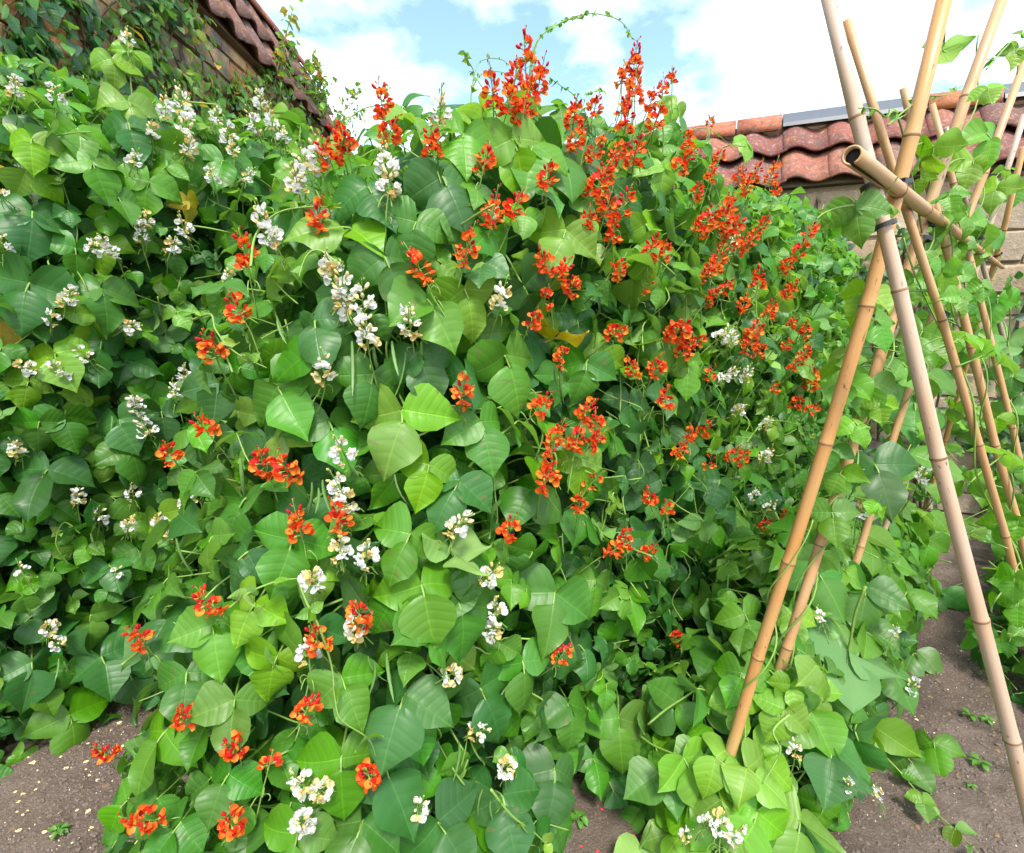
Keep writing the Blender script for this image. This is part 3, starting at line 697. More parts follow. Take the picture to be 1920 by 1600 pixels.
def march(row, px, py, lvl=.05, tmax=8):
    d = ray(px, py); t = .5
    while t < tmax:
        p = CAM + d*t; f = row.f(p)
        if f < lvl: return p
        t += max(.012, (f-lvl)*.55)
    return None
def place(row, px, py, lvl=.05):
    p = march(row, px, py, lvl)
    if p is None:
        d = ray(px, py); best = min(((row.f(CAM+d*t), t) for t in np.arange(.6, 6, .03)))
        q = CAM + d*best[1]
        if q.z < row.H(AO(q)[0])-.12 or best[0] < .1:      # beside the row's end: at the envelope's edge
            n = row.n(q); return q - n*min(.05, best[0]), n, False
    if p is None:      # above the foliage: in the row's middle plane
        p = on_plane(px, py, P(0, row.oc, 0), RN); return p, RN*-1, True
    return p, row.n(p), False
KEEP = {id(center): [], id(left): []}
def features(row, lst):
    for x, y, w, b in lst:
        p, n, off = place(row, x, y, .10)
        if p.z < .06: p.z = .06
        s = w*depth(p)/FPX*1.06; s = min(max(s, .06), .15)
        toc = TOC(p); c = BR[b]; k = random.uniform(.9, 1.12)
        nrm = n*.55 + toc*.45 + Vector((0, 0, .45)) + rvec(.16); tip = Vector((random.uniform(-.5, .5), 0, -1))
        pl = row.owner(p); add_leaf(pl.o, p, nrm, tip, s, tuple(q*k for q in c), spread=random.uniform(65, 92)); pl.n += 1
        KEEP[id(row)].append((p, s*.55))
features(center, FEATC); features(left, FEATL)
populate(center, 330000, .088, (-.03, .09), (.058, .122), 90000, (-.24, -.08), 2.2, KEEP[id(center)])
populate(left, 300000, .088, (-.03, .09), (.06, .122), 80000, (-.24, -.08), 2.2, KEEP[id(left)])

# ------------------------------------------------------------------ flowers at their places in the photograph
RC = [(985,105,70),(962,150,70),(1008,152,60),(950,190,70),(988,190,70),(925,185,50),(975,218,55),(720,212,36),(722,250,45),(640,262,72),(655,283,50),(622,296,45),(812,272,62),(905,310,45),(1187,125,55),(1165,142,50),(1190,172,60),(1160,203,50),(1260,145,40),(1242,166,36),(1214,192,50),(1226,222,58),(1170,232,60),(1187,292,66),(1075,215,60),(1112,205,36),(1070,266,42),(1146,282,45),(1104,290,40),(1026,336,45),(1110,352,70),(1132,328,50),(1160,390,66),(1130,402,50),(1290,262,46),(1330,226,30),(1270,300,60),(960,385,70),(920,412,34),(1150,432,56),(1100,420,40),(1216,466,60),(600,405,62),(465,480,72),(455,582,50),(405,645,82),(396,805,48),(325,846,46),(500,868,56),(546,882,50),(565,986,58),(640,978,54),(800,512,60),(870,475,54),(1025,490,62),(1045,505,54),(1146,502,54),(1070,536,34),(1210,536,30),(990,600,58),(1146,615,60),(1055,662,58),(1266,610,70),(1276,652,56),(1226,682,60),(1190,692,42),(1246,746,58),(1005,756,52),(1094,762,62),(1116,792,44),(1036,816,58),(1078,822,66),(1106,818,60),(1022,886,76),(1036,860,56),(1100,910,26),(1085,946,30),(950,990,40),(1140,1022,54),(1174,1008,52),(1206,1026,46),(865,742,36),(1220,926,50),(1252,954,24),(1290,812,40),(1316,800,44),(1270,846,32),(1326,870,28),(1366,850,40),(1386,860,30),(1310,420,60),(1350,415,60),(1366,442,62),(1382,460,46),(1360,386,50),(1410,326,42),(1440,330,42),(1384,328,36),(1452,355,32),(1394,352,42),(1430,416,32),(1404,442,42),(1340,492,50),(1330,512,50),(1320,560,42),(1352,540,36),(1420,526,50),(1390,572,42),(1466,496,42),(1492,470,46),(1510,430,42),(1440,582,42),(1406,622,60),(1398,642,46),(1470,546,42),(1482,602,32),(1506,616,42),(1500,666,40),(1482,686,32),(1520,712,52),(1490,750,42),(1515,762,36),(1470,642,32),(1410,1070,40),(1410,1110,40),(1356,1106,24),(1430,980,32),(1466,966,28),(1266,1186,44),(1300,1226,52),(1046,1222,52),(275,1192,62),(405,1136,38),(352,1336,44),(210,1400,54),(445,1386,50),(435,1536,54),(290,1526,42),(500,1446,28),(695,1442,58),(570,1330,40),(600,1202,34),(676,1158,40),(1020,560,30),(1240,480,32),(1300,640,36),(1330,700,30),(1420,660,30),(1445,730,28),(1300,360,44),(1330,330,40),(1345,300,34)]
WC = [(516,446,44),(560,342,56),(582,322,46),(604,308,40),(630,500,72),(642,540,66),(656,566,60),(682,566,52),(690,630,46),(608,692,64),(650,842,62),(645,912,62),(652,942,44),(640,1026,62),(686,1036,64),(586,1072,64),(672,1166,52),(580,1222,54),(850,976,72),(910,1066,72),(930,1140,70),(920,1172,50),(838,1256,42),(890,1356,62),(950,1426,62),(780,1506,62),(576,1460,44),(606,1470,44),(570,1532,44),(824,216,56),(730,312,62),(728,352,42),(770,606,50),(936,566,34),(1345,622,50),(1366,632,42),(1350,702,40),(1396,702,40),(1430,852,42),(1410,922,36),(1440,946,24),(1380,762,40),(1430,792,34),(1376,452,30)]
WL = [(240,76,44),(30,165,42),(106,180,34),(310,206,52),(345,195,60),(340,240,60),(350,276,52),(400,216,42),(430,250,50),(490,190,44),(480,226,52),(510,230,44),(532,250,42),(250,296,34),(286,246,40),(440,280,40),(6,360,30),(6,460,34),(276,410,42),(350,426,52),(266,440,42),(320,456,52),(175,460,42),(215,470,32),(125,552,52),(96,596,30),(230,602,52),(426,516,40),(60,680,48),(120,690,52),(166,666,30),(345,700,44),(330,732,42),(258,760,48),(280,796,60),(35,836,44),(146,930,34),(250,920,42),(186,960,48),(240,976,44),(300,970,42),(322,992,44),(345,936,34),(370,926,30),(216,1070,30),(90,1166,52),(110,1196,40),(45,1070,30),(460,330,34),(400,330,34)]
def clusters(row, kind, lst):
    for x, y, h in lst:
        p, n, off = place(row, x, y+h*.3, .13)
        sc = h*depth(p)/FPX/.115
        sc = min(max(sc, .7), 1.55)
        toc = TOC(p)
        ax = Vector((0, 0, 1)) + n*random.uniform(.2, .8) + toc*.25 + rvec(.25)
        if off: ax = Vector((0, 0, 1)) + rvec(.15)
        pl = row.owner(p); add_cluster(pl.o, kind, p, ax, sc, 1 if h > 30 else .6)
        f = row.f(p)
        if not off and f > .14:      # stalk reaching back to the foliage
            vs, fs = tube(smooth_path([p-n*(f+.08)-pl.o.location, p-n*f*.5-Vector((0, 0, .03))-pl.o.location, p-pl.o.location], 4), .0024, 5); obj('flower_stalk', mesh('flower_stalk', vs, fs, M['stem']), pl.o)
        if off:      # long bare stalk down into the foliage
            a, o = AO(p); zb = row.H(a)-.25; q = P(a+random.uniform(-.08, .08), row.oc, zb)
            if p.z > zb:
                pts = smooth_path([q-pl.o.location, q.lerp(p, .5)+rvec(.012)-pl.o.location, p-pl.o.location], 5)
                vs, fs = tube(pts, .0026, 5); obj('flower_stalk', mesh('flower_stalk', vs, fs, M['stem']), pl.o)
clusters(center, 'r', RC); clusters(center, 'w', WC); clusters(left, 'w', WL)
# pods
for x, y in [(585, 905), (597, 915), (605, 900), (690, 1230), (702, 1240), (725, 1225), (920, 1500), (905, 1480), (880, 1375), (860, 1390), (660, 640), (700, 650), (735, 640), (640, 1000), (1040, 690), (1050, 700), (450, 860), (520, 600), (1020, 900), (790, 640), (760, 660), (740, 890), (330, 1010), (560, 1090), (610, 1500), (1055, 1000)]:
    p, n, off = place(center, x, y, .11); pl = center.owner(p)
    obj('bean_pod', random.choice(PODS), pl.o, mw=Matrix.Translation(p-pl.o.location) @ Matrix.Rotation(random.uniform(0, 6), 4, 'Z') @ Matrix.Rotation(random.gauss(0, .15), 4, 'X'))
for x, y in [(170, 1000), (175, 1020), (120, 1240), (110, 1235), (380, 790), (300, 830), (210, 780)]:
    p, n, off = place(left, x, y, .11); pl = left.owner(p)
    obj('bean_pod', random.choice(PODS), pl.o, mw=Matrix.Translation(p-pl.o.location) @ Matrix.Rotation(random.uniform(0, 6), 4, 'Z') @ Matrix.Rotation(random.gauss(0, .2), 4, 'X'))

# climbing shoots that stand out from the foliage (photo pixels followed in the row's middle plane)
TIPM = [leaflet_mesh('leaflet', 90+i, 0, .8, .3, .5, .04, 0, nu=4, vtab=[0, .06, .2, .4, .6, .8, .93, 1]) for i in range(3)]
def shoot(plant, pts, r0=.003, r1=.001, leaves=6, ls=.02, col=C_YOUNG):
    pts = smooth_path(pts, 8); n = len(pts)
    vs, fs = tube([p-plant.location for p in pts], [r0+(r1-r0)*i/n for i in range(n)], 5)
    o = obj('shoot', mesh('shoot', vs, fs, M['stem']), plant)
    for k in range(leaves):
        i = int((k+.6)/leaves*(n-1)); p = pts[i]-plant.location; s = ls*random.uniform(.6, 1.3)
        for q in range(random.choice((1, 2, 3))):
            obj('leaflet', random.choice(TIPM), o, mw=Matrix.Translation(p) @ basis(rvec(1), rvec(1)+Vector((0, 0, -.3))) @ Matrix.Scale(s, 4), color=tuple(c*random.uniform(.7, 1.1) for c in col))
def row_shoot(row, pix, lvl=None, **k):
    pts = []
    for x, y in pix:
        if lvl is None: pts.append(on_plane(x, y, P(0, row.oc, 0), RN))
        else: pts.append(place(row, x, y, lvl)[0])
    shoot(row.owner(pts[0]).o, pts, **k)
row_shoot(center, [(985, 230), (997, 108), (1012, 70), (1036, 52), (1062, 38), (1088, 33), (1100, 25), (1135, 29), (1160, 38), (1174, 52), (1180, 66), (1192, 76)], leaves=13, ls=.02)
row_shoot(center, [(988, 230), (1000, 104), (1022, 60), (1048, 46), (1078, 31), (1104, 28)], r0=.0022, leaves=6, ls=.018)
row_shoot(center, [(880, 230), (884, 175), (888, 135), (876, 112), (870, 96)], leaves=5, ls=.02)
row_shoot(center, [(886, 160), (895, 122), (915, 110), (940, 112), (955, 123)], r0=.0018, leaves=5, ls=.014)
row_shoot(center, [(886, 165), (900, 142), (920, 134), (945, 136)], r0=.0018, leaves=5, ls=.014)
row_shoot(center, [(1100, 215), (1075, 178), (1050, 160), (1030, 145)], r0=.002, leaves=7, ls=.02)
row_shoot(center, [(1090, 210), (1100, 180), (1115, 172), (1133, 172)], r0=.002, leaves=6, ls=.02)
row_shoot(center, [(640, 300), (648, 235), (680, 205), (720, 198), (750, 210), (760, 235)], r0=.0025, leaves=4, ls=.02)
row_shoot(center, [(1275, 270), (1300, 243), (1330, 243), (1360, 265), (1380, 285)], r0=.0025, leaves=4, ls=.016)
row_shoot(left, [(20, 190), (28, 150), (45, 128), (62, 140), (66, 160)], r0=.002, leaves=4, ls=.02)
row_shoot(center, [(560, 1090), (575, 1130), (600, 1180), (622, 1250), (628, 1310), (640, 1350), (690, 1385), (705, 1420)], lvl=.16, r0=.0032, leaves=3, ls=.03)
row_shoot(center, [(430, 1140), (470, 1110), (520, 1090), (560, 1085)], lvl=.16, r0=.003, leaves=2, ls=.03)
row_shoot(center, [(470, 500), (480, 440), (520, 400), (580, 388), (640, 390)], lvl=.16, r0=.003, leaves=4, ls=.025)
row_shoot(center, [(640, 500), (600, 470), (575, 480), (560, 520)], lvl=.16, r0=.0026, leaves=3, ls=.02)
row_shoot(center, [(920, 1480), (960, 1530), (1000, 1560), (1040, 1598)], lvl=.16, r0=.0035, leaves=3, ls=.03)
row_shoot(center, [(360, 600), (395, 590), (405, 620), (440, 660), (500, 690)], lvl=.16, r0=.0028, leaves=4, ls=.02)
row_shoot(center, [(1400, 830), (1430, 795), (1470, 790), (1510, 805), (1530, 830)], lvl=.16, r0=.004, leaves=4, ls=.04)
row_shoot(left, [(150, 1000), (120, 980), (105, 1020), (130, 1060)], lvl=.12, r0=.003, leaves=3, ls=.03)

# twining stems that show between the leaves
for row, cnt in ((center, 46), (left, 26)):
    rs = random.Random(5)
    for _ in range(cnt):
        a = rs.uniform(row.a0, row.a1-.3); z = rs.uniform(.3, 1.7); p = P(a, row.oc-.6, z); path = []
        dr = Vector((rs.uniform(-.5, .5), 0, 1)) if rs.random() < .7 else Vector((rs.choice((-1, 1)), 0, .3))
        for k in range(7):
            q = P(*AO(p), p.z)
            for _i in range(6): q = q - row.n(q)*(row.f(q)-.06-.03*math.sin(k*2.1+a))
            path.append(q.copy()); p = q + (RD*dr.x + Vector((0, 0, dr.z)) + rvec(.35)).normalized()*rs.uniform(.05, .1)
            if p.z > row.H(AO(p)[0])-.1: break
        if len(path) > 3:
            pl = row.owner(path[0]).o; sp = smooth_path([q-pl.location for q in path], 4)
            vs, fs = tube(sp, [.0030-.0015*i/len(sp) for i in range(len(sp))], 5); obj('vine', mesh('vine', vs, fs, M['stem']), pl)
# ------------------------------------------------------------------ bamboo frame
C0 = Vector((.73, 1.07, 1.80))
Rdir = (on_z(1870, 495, 1.80) - on_z(1600, 295, 1.80)).normalized()
def ridge_plane(foot): return Rdir.cross(Vector(foot)-C0).normalized()
FL_, FR_ = Vector((.73, 1.34, 0)), Vector((1.112, .674, 0))
NL, NR = ridge_plane(FL_), ridge_plane(FR_)
def cane(label, p, q, rad, col, seed, group='bamboo canes of the bean frame', hollow=False):
    """p = foot, q = top"""
    rs = random.Random(seed); L = (q-p).length; x, y, z = frame_z(q-p)
    t = thing('bamboo_cane', label, 'bamboo cane', p, group); t.rotation_mode = 'QUATERNION'
    t.rotation_quaternion = Matrix((x, y, z)).transposed().to_quaternion()
    zs = []; s = rs.uniform(.05, .2)
    while s < L-.05: zs.append(s); s += rs.uniform(.26, .36)
    rings = [(0, rad*1.04)]; bx = rs.uniform(-.012, .012); by = rs.uniform(-.012, .012)
    rr = lambda v: rad*(1.05-.16*v/L)
    for s in zs:
        rings += [(s-.02, rr(s)*.985), (s-.006, rr(s)*1.03), (s, rr(s)*1.09), (s+.005, rr(s)*1.0), (s+.03, rr(s)*.97)]
    rings.append((L, rr(L)*.97)); rings.sort()
    kx = [rs.uniform(-.0035, .0035) for _ in range(20)]; ky = [rs.uniform(-.0035, .0035) for _ in range(20)]; kz = [0]+zs+[L]
    cen = lambda v: Vector((bx*math.sin(3*v)+float(np.interp(v, kz, kx[:len(kz)])), by*math.sin(2.2*v+1)+float(np.interp(v, kz, ky[:len(kz)])), v))
    vs, fs = tube([cen(v) for v, _ in rings], [r for _, r in rings], 14)
    obj('culm', mesh('culm', vs, fs, M['bamboo']), t, color=col)
    for s in zs:
        vs, fs = tube([cen(s-.0035), cen(s-.0008), cen(s+.0015)], [rr(s)*1.07, rr(s)*1.125, rr(s)*1.07], 14, cap=False)
        obj('node', mesh('node', vs, fs, M['bamboo_node']), t)
    t['_r'] = rad; return t
TAN, PINK, GOLD, GREY = (.50, .33, .18), (.48, .39, .33), (.52, .32, .135), (.36, .31, .28)
def pl_cane(label, pixT, pixB, side, wpx, col, seed, zbot=True):
    n = NL if side == 'L' else NR
    a = on_plane(*pixT, C0, n); b = on_plane(*pixB, C0, n)
    d = (b-a).normalized(); foot = a + d*((-.06-a.z)/d.z) if d.z < -.01 else b
    mid = a.lerp(b, .5)
    r = wpx*.5*depth(mid)/FPX
    return cane(label, foot, a, r, col, seed), a, foot
def ext(t, b, y):      # extend the pixel line to row y
    k = (y-t[1])/(b[1]-t[1]); return (t[0]+(b[0]-t[0])*k, y)
canes = {}
canes['L1'] = pl_cane('thick golden bamboo cane nearest the camera leaning to the right, foot among bean leaves', ext((1765, 0), (1458, 1130), -60), (1458, 1130), 'L', 26.5, GOLD, 1)
canes['R1'] = pl_cane('thick pale pinkish bamboo cane nearest the camera leaning left, foot at the bottom right corner', ext((1552, 0), (1813, 1063), -60), (1813, 1063), 'R', 27.5, PINK, 2)
canes['L2'] = pl_cane('second right-leaning bamboo cane from the camera with a vine wound round it', ext((1878, 0), (1585, 880), -50), (1585, 880), 'L', 21, TAN, 3)
canes['R2'] = pl_cane('second left-leaning bamboo cane, its cut top standing free against white cloud', (1592, 33), (1897, 1063), 'R', 15, TAN, 4)
canes['L3'] = pl_cane('third right-leaning bamboo cane from the camera, crossing the slim ridge end', (1920, 105), (1627, 973), 'L', 14, TAN, 5)
canes['R3'] = pl_cane('third left-leaning bamboo cane with a dark weathered tip below the grey ridge tiles', (1690, 167), (1920, 1033), 'R', 15, TAN, 6)
canes['L4'] = pl_cane('fourth right-leaning bamboo cane from the camera, pale above the big bean leaf', (1920, 215), (1760, 700), 'L', 11, PINK, 7)
canes['R4'] = pl_cane('fourth left-leaning bamboo cane, short tip in front of the orange lichened ridge tile', (1748, 195), (1913, 866), 'R', 11.5, TAN, 8)
canes['L5'] = pl_cane('farthest right-leaning bamboo cane at the right edge of the picture', (1921, 275), (1800, 720), 'L', 10, GOLD, 9)
canes['R5'] = pl_cane('farthest left-leaning grey bamboo cane behind the large bean leaves', (1775, 240), (1913, 746), 'R', 9, GREY, 10)
# ridge pole, hollow and split at its near end
ra, rb = on_z(1597, 291, 1.80), on_z(1880, 502, 1.80)
L = (rb-ra).length; x, y, z = frame_z(rb-ra)
t = thing('bamboo_ridge_pole', 'horizontal bamboo ridge pole with a hollow split end tying the canes together', 'bamboo pole', ra); t.rotation_mode = 'QUATERNION'
t.rotation_quaternion = Matrix((x, y, z)).transposed().to_quaternion()
r0 = 17.5*depth(ra)/FPX
split = .30
def shell_tube(s0, s1, gap, rf, n=20):
    vs, fs = [], []; m = 6
    # the gap faces down and towards the camera
    gd = (t.rotation_quaternion.inverted() @ (Vector((-.35, -.4, -.75)))).normalized(); g0 = math.atan2(gd.y, gd.x)
    for j in range(m+1):
        s = s0+(s1-s0)*j/m; gp = gap*(1-max(0, j/m-.35)/.65)
        for k in range(n+1):
            a = g0 + gp/2 + (2*math.pi-gp)*k/n
            for rr_ in (1., .78): vs.append((math.cos(a)*rf(s)*rr_, math.sin(a)*rf(s)*rr_, s))
    st = 2*(n+1)
    for j in range(m):
        for k in range(n):
            a = j*st+2*k; fs += [(a, a+2, a+st+2, a+st), (a+1, a+st+1, a+st+3, a+3)]
        a = j*st; fs.append((a, a+st, a+st+1, a+1)); a += 2*n; fs.append((a, a+1, a+st+1, a+st))
    for k in range(n): a = 2*k; fs.append((a, a+1, a+3, a+2))
    return vs, fs
rf = lambda s: r0*(1-.42*s/L)
vs, fs = shell_tube(0, split, .55, rf)
obj('split_end', mesh('split_end', vs, fs, M['bamboo']), t, color=(.5, .35, .2))
vs, fs = tube([(0, 0, .012), (0, 0, split)], [rf(0)*.80, rf(split)*.8], 14); obj('hollow', mesh('hollow', vs, fs, M['bore_shade']), t)  # solid core filling the bore, its shade put into the colour
rings = []; zs = [split+.02+.27*i for i in range(12) if split+.02+.27*i < L-.05]
rings = [(split, rf(split))]
for s in zs: rings += [(s-.006, rf(s)*1.02), (s, rf(s)*1.1), (s+.006, rf(s)*1.0), (s+.03, rf(s)*.98)]
rings.append((L, rf(L))); rings.sort()
vs, fs = tube([(0, 0, s) for s, _ in rings], [r for _, r in rings], 14); obj('culm', mesh('culm', vs, fs, M['bamboo']), t, color=(.46, .31, .17))
for s in zs:
    vs, fs = tube([(0, 0, s-.004), (0, 0, s-.001), (0, 0, s+.002)], [rf(s)*1.08, rf(s)*1.13, rf(s)*1.08], 14, cap=False); obj('node', mesh('node', vs, fs, M['bamboo_node']), t)
# cable ties
def cable_tie(label, c, axis_, rx, ry, tailang, wid=.0085):
    x, y, z = frame_z(axis_); tt = thing('cable_tie', label, 'cable tie', c, 'black cable ties on the bean frame'); tt.rotation_mode = 'QUATERNION'
    tt.rotation_quaternion = Matrix((x, y, z)).transposed().to_quaternion()
    vs, fs = [], []; n = 28
    for k in range(n):
        a = 2*math.pi*k/n
        for dr, dz in ((0, -wid/2), (.0018, -wid/2), (.0018, wid/2), (0, wid/2)): vs.append((math.cos(a)*(rx+dr*1.4), math.sin(a)*(ry+dr*1.4), dz))
    for k in range(n):
        a, b = 4*k, 4*((k+1) % n)
        for i in range(4): fs.append((a+i, b+i, b+(i+1) % 4, a+(i+1) % 4))
    obj('strap', mesh('strap', vs, fs, M['plastic'], smooth=False), tt)
    hx = Vector((math.cos(tailang)*(rx+.004), math.sin(tailang)*(ry+.004), 0))
    h = mesh('head', [(sx*.005, sy*.004, sz*.005) for sz in (-1, 1) for sx, sy in ((-1, -1), (1, -1), (1, 1), (-1, 1))], [(3, 2, 1, 0), (4, 5, 6, 7), (0, 1, 5, 4), (1, 2, 6, 5), (2, 3, 7, 6), (3, 0, 4, 7)], M['plastic'], smooth=False)
    obj('head', h, tt, mw=Matrix.Translation(hx) @ Matrix.Rotation(tailang-math.pi/2, 4, 'Z'))
    td = Vector((-math.sin(tailang), math.cos(tailang), .1))
    vs = [hx+td*s+Vector((0, 0, e*wid/2))+Vector((math.cos(tailang), math.sin(tailang), 0))*w for s in (0, .022) for e in (-1, 1) for w in (0, .0016)]
    obj('tail', mesh('tail', vs, [(0, 1, 3, 2), (4, 6, 7, 5), (0, 4, 5, 1), (2, 3, 7, 6), (0, 2, 6, 4), (1, 5, 7, 3)], M['plastic'], smooth=False), tt)
def cane_axis(k): _, a, b = canes[k]; return (a-b).normalized()
def tie_on(label, k, px, py, extra=.0, ang=2.6):
    n = NL if k[0] == 'L' else NR; p = on_plane(px, py, C0, n); r = canes[k][0]['_r']
    # true centre on the cane
    _, a, b = canes[k]; d = (a-b).normalized(); c = b + d*(p-b).dot(d)
    cable_tie(label, c, d + rvec(.10), r*1.12+extra, r*1.12+.003, ang)
tie_on('black cable tie on the pale near cane just below the ridge pole end', 'R1', 1622, 345, .003, 2.2)
tie_on('black cable tie on the golden near cane holding the ridge pole', 'L1', 1662, 335, .004, .4)
tie_on('black cable tie round the pale near cane, lowest of the nearest crossing', 'R1', 1646, 424, .004, 3.6)
tie_on('black cable tie on the second crossing, level with the ridge pole', 'L2', 1735, 407, .006, 2.4)
tie_on('black cable tie on the second crossing, just below the ridge pole', 'L2', 1724, 436, .004, 2.4)
tie_on('black cable tie on the third crossing against the ridge pole', 'L3', 1795, 446, .004, .6)
tie_on('black cable tie low on the third crossing', 'L3', 1786, 487, .003, 2.6)
tie_on('black cable tie at the fourth crossing near the ridge pole tip', 'L4', 1846, 455, .003, 2.6)
tie_on('black cable tie at the farthest crossing of the bean frame', 'L5', 1858, 490, .003, .6)

# ------------------------------------------------------------------ beans climbing the frame
LBL_F = ['light green runner bean climbing the nearest golden cane, white flowers at its foot', 'runner bean with broad pale leaves climbing the second right-leaning cane',
 'runner bean climbing the third right-leaning cane, dense foot over bare soil', 'runner bean climbing the farthest right-leaning canes beside the stone wall']
make_row(frameL, LBL_F, 'young runner beans on the bamboo frame', 4, .1, 'w', 5)
LBL_R = ['low leafy bean plant at the right edge, just behind the nearest pale cane', 'leafy bean plant at the right edge at the foot of the farther canes', 'bean plant in the right background below the wall, behind all canes']
make_row(frameR, LBL_R, 'beans at the foot of the right-hand canes', 3, .1, 'w', 6)
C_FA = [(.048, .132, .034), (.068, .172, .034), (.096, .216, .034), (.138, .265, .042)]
def populate_frame(row, throws, mind, shell, size, inner):
    for p in thrown(row, throws, shell[0], shell[1], mind, seed=int(abs(row.oc)*100)+3):
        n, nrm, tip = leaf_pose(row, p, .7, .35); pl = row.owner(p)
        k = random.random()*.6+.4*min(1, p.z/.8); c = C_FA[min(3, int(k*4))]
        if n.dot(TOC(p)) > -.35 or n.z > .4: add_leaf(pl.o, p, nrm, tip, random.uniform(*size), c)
        else: pl.mats += [Matrix.Translation(-pl.o.location) @ m for m in leaf_mats(p, nrm, tip, random.uniform(*size))]
    for p in thrown(row, inner, -.16, shell[0], mind, seed=77):
        n, nrm, tip = leaf_pose(row, p, .7, .5); pl = row.owner(p)
        pl.mats += [Matrix.Translation(-pl.o.location) @ m for m in leaf_mats(p, nrm, tip, random.uniform(*size))]
FEATF = [(1770, 85, 46, 3), (1752, 275, 52, 3), (1850, 250, 56, 3), (1825, 300, 44, 3), (1605, 385, 62, 2), (1632, 400, 46, 3), (1835, 622, 74, 2), (1715, 755, 95, 1), (1640, 870, 80, 0), (1815, 790, 72, 1), (1630, 545, 55, 3), (1640, 600, 50, 2),
 (1730, 620, 60, 2), (1690, 680, 50, 3), (1600, 790, 50, 3), (1760, 880, 55, 2), (1620, 1000, 70, 2), (1530, 1070, 80, 1), (1625, 1100, 78, 1), (1700, 1110, 60, 2), (1765, 1110, 56, 1), (1395, 1150, 62, 2), (1485, 1150, 52, 3), (1440, 1255, 80, 2), (1390, 1260, 55, 2), (1470, 1330, 60, 3),
 (1590, 1220, 95, 0), (1640, 1360, 80, 3), (1560, 1400, 85, 0), (1340, 1420, 80, 3), (1400, 1440, 70, 3), (1280, 1420, 75, 3), (1420, 1520, 90, 3), (1500, 1540, 88, 3), (1290, 1560, 70, 3), (1350, 1500, 70, 2), (1200, 1590, 65, 3), (1700, 1420, 50, 1), (1750, 1390, 50, 2), (1730, 1500, 30, 2), (1840, 1540, 36, 2), (1800, 1545, 36, 2),
 (1690, 990, 66, 2), (1740, 1010, 60, 2), (1580, 880, 50, 3), (1790, 980, 60, 2), (1850, 440, 50, 1), (1870, 560, 46, 2), (1830, 470, 30, 3), (1700, 540, 42, 3), (1760, 540, 38, 2), (1890, 640, 44, 1), (1895, 760, 40, 2), (1900, 700, 46, 1), (1860, 900, 46, 2), (1900, 960, 46, 2), (1880, 1000, 46, 1), (1910, 90, 36, 3), (1780, 470, 34, 3), (1870, 350, 40, 3), (1910, 340, 40, 2),
 (1700, 850, 70, 2), (1740, 700, 60, 2), (1560, 960, 50, 2), (1780, 640, 46, 2), (1660, 1240, 70, 1), (1720, 1220, 60, 1)]
def nearest_cane_pt(p):
    best = None
    for k, (t, a, b) in canes.items():
        d = (a-b); s = max(0, min(1, (p-b).dot(d)/d.length_squared)); q = b+d*s; l = (q-p).length
        if best is None or l < best[0]: best = (l, q, k)
    return best
for x, y, w, b in FEATF:
    back = {0: .05, 1: .02, 2: 0, 3: -.03}[b]
    # leaves above the bush hang by the left-hand canes; those over the soil rest on the ground
    p = march(frameL, x, y, .08)
    if p is None or y < 1000: p = on_plane(x, y, C0+Vector((-NL.x, -NL.y, 0))*0, NL)
    if p.z < .05: p = on_z(x, y, .06)
    if x > 1840 and y < 1100 and y > 400: p = on_plane(x, y, C0+Rdir*1.5, Vector((0, 1, 0))); 
    s = min(.17, max(.05, w*depth(p)/FPX*1.06)); toc = TOC(p)
    nrm = toc*.7 + Vector((0, 0, .5)) + RN*-.1 + rvec(.2); 
    if random.random() < .12: nrm = -nrm + rvec(.3)
    pl = frameL.owner(p); p = p + toc*random.uniform(.0, .05)
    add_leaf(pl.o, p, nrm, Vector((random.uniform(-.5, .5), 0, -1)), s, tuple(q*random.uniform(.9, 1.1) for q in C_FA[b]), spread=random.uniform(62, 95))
    l, q, k = nearest_cane_pt(p)
    if .03 < l < .6 and y < 1150:
        e = p - toc*.06; vs, fs = tube(smooth_path([q-pl.o.location, q.lerp(e, .5)+Vector((0, 0, .03))-pl.o.location, e-pl.o.location], 4), .0022, 5)
        obj('petiole', mesh('petiole', vs, fs, M['stem']), pl.o)
populate_frame(frameL, 120000, .085, (-.05, .07), (.075, .135), 30000)
populate_frame(frameR, 60000, .10, (-.05, .06), (.07, .11), 15000)
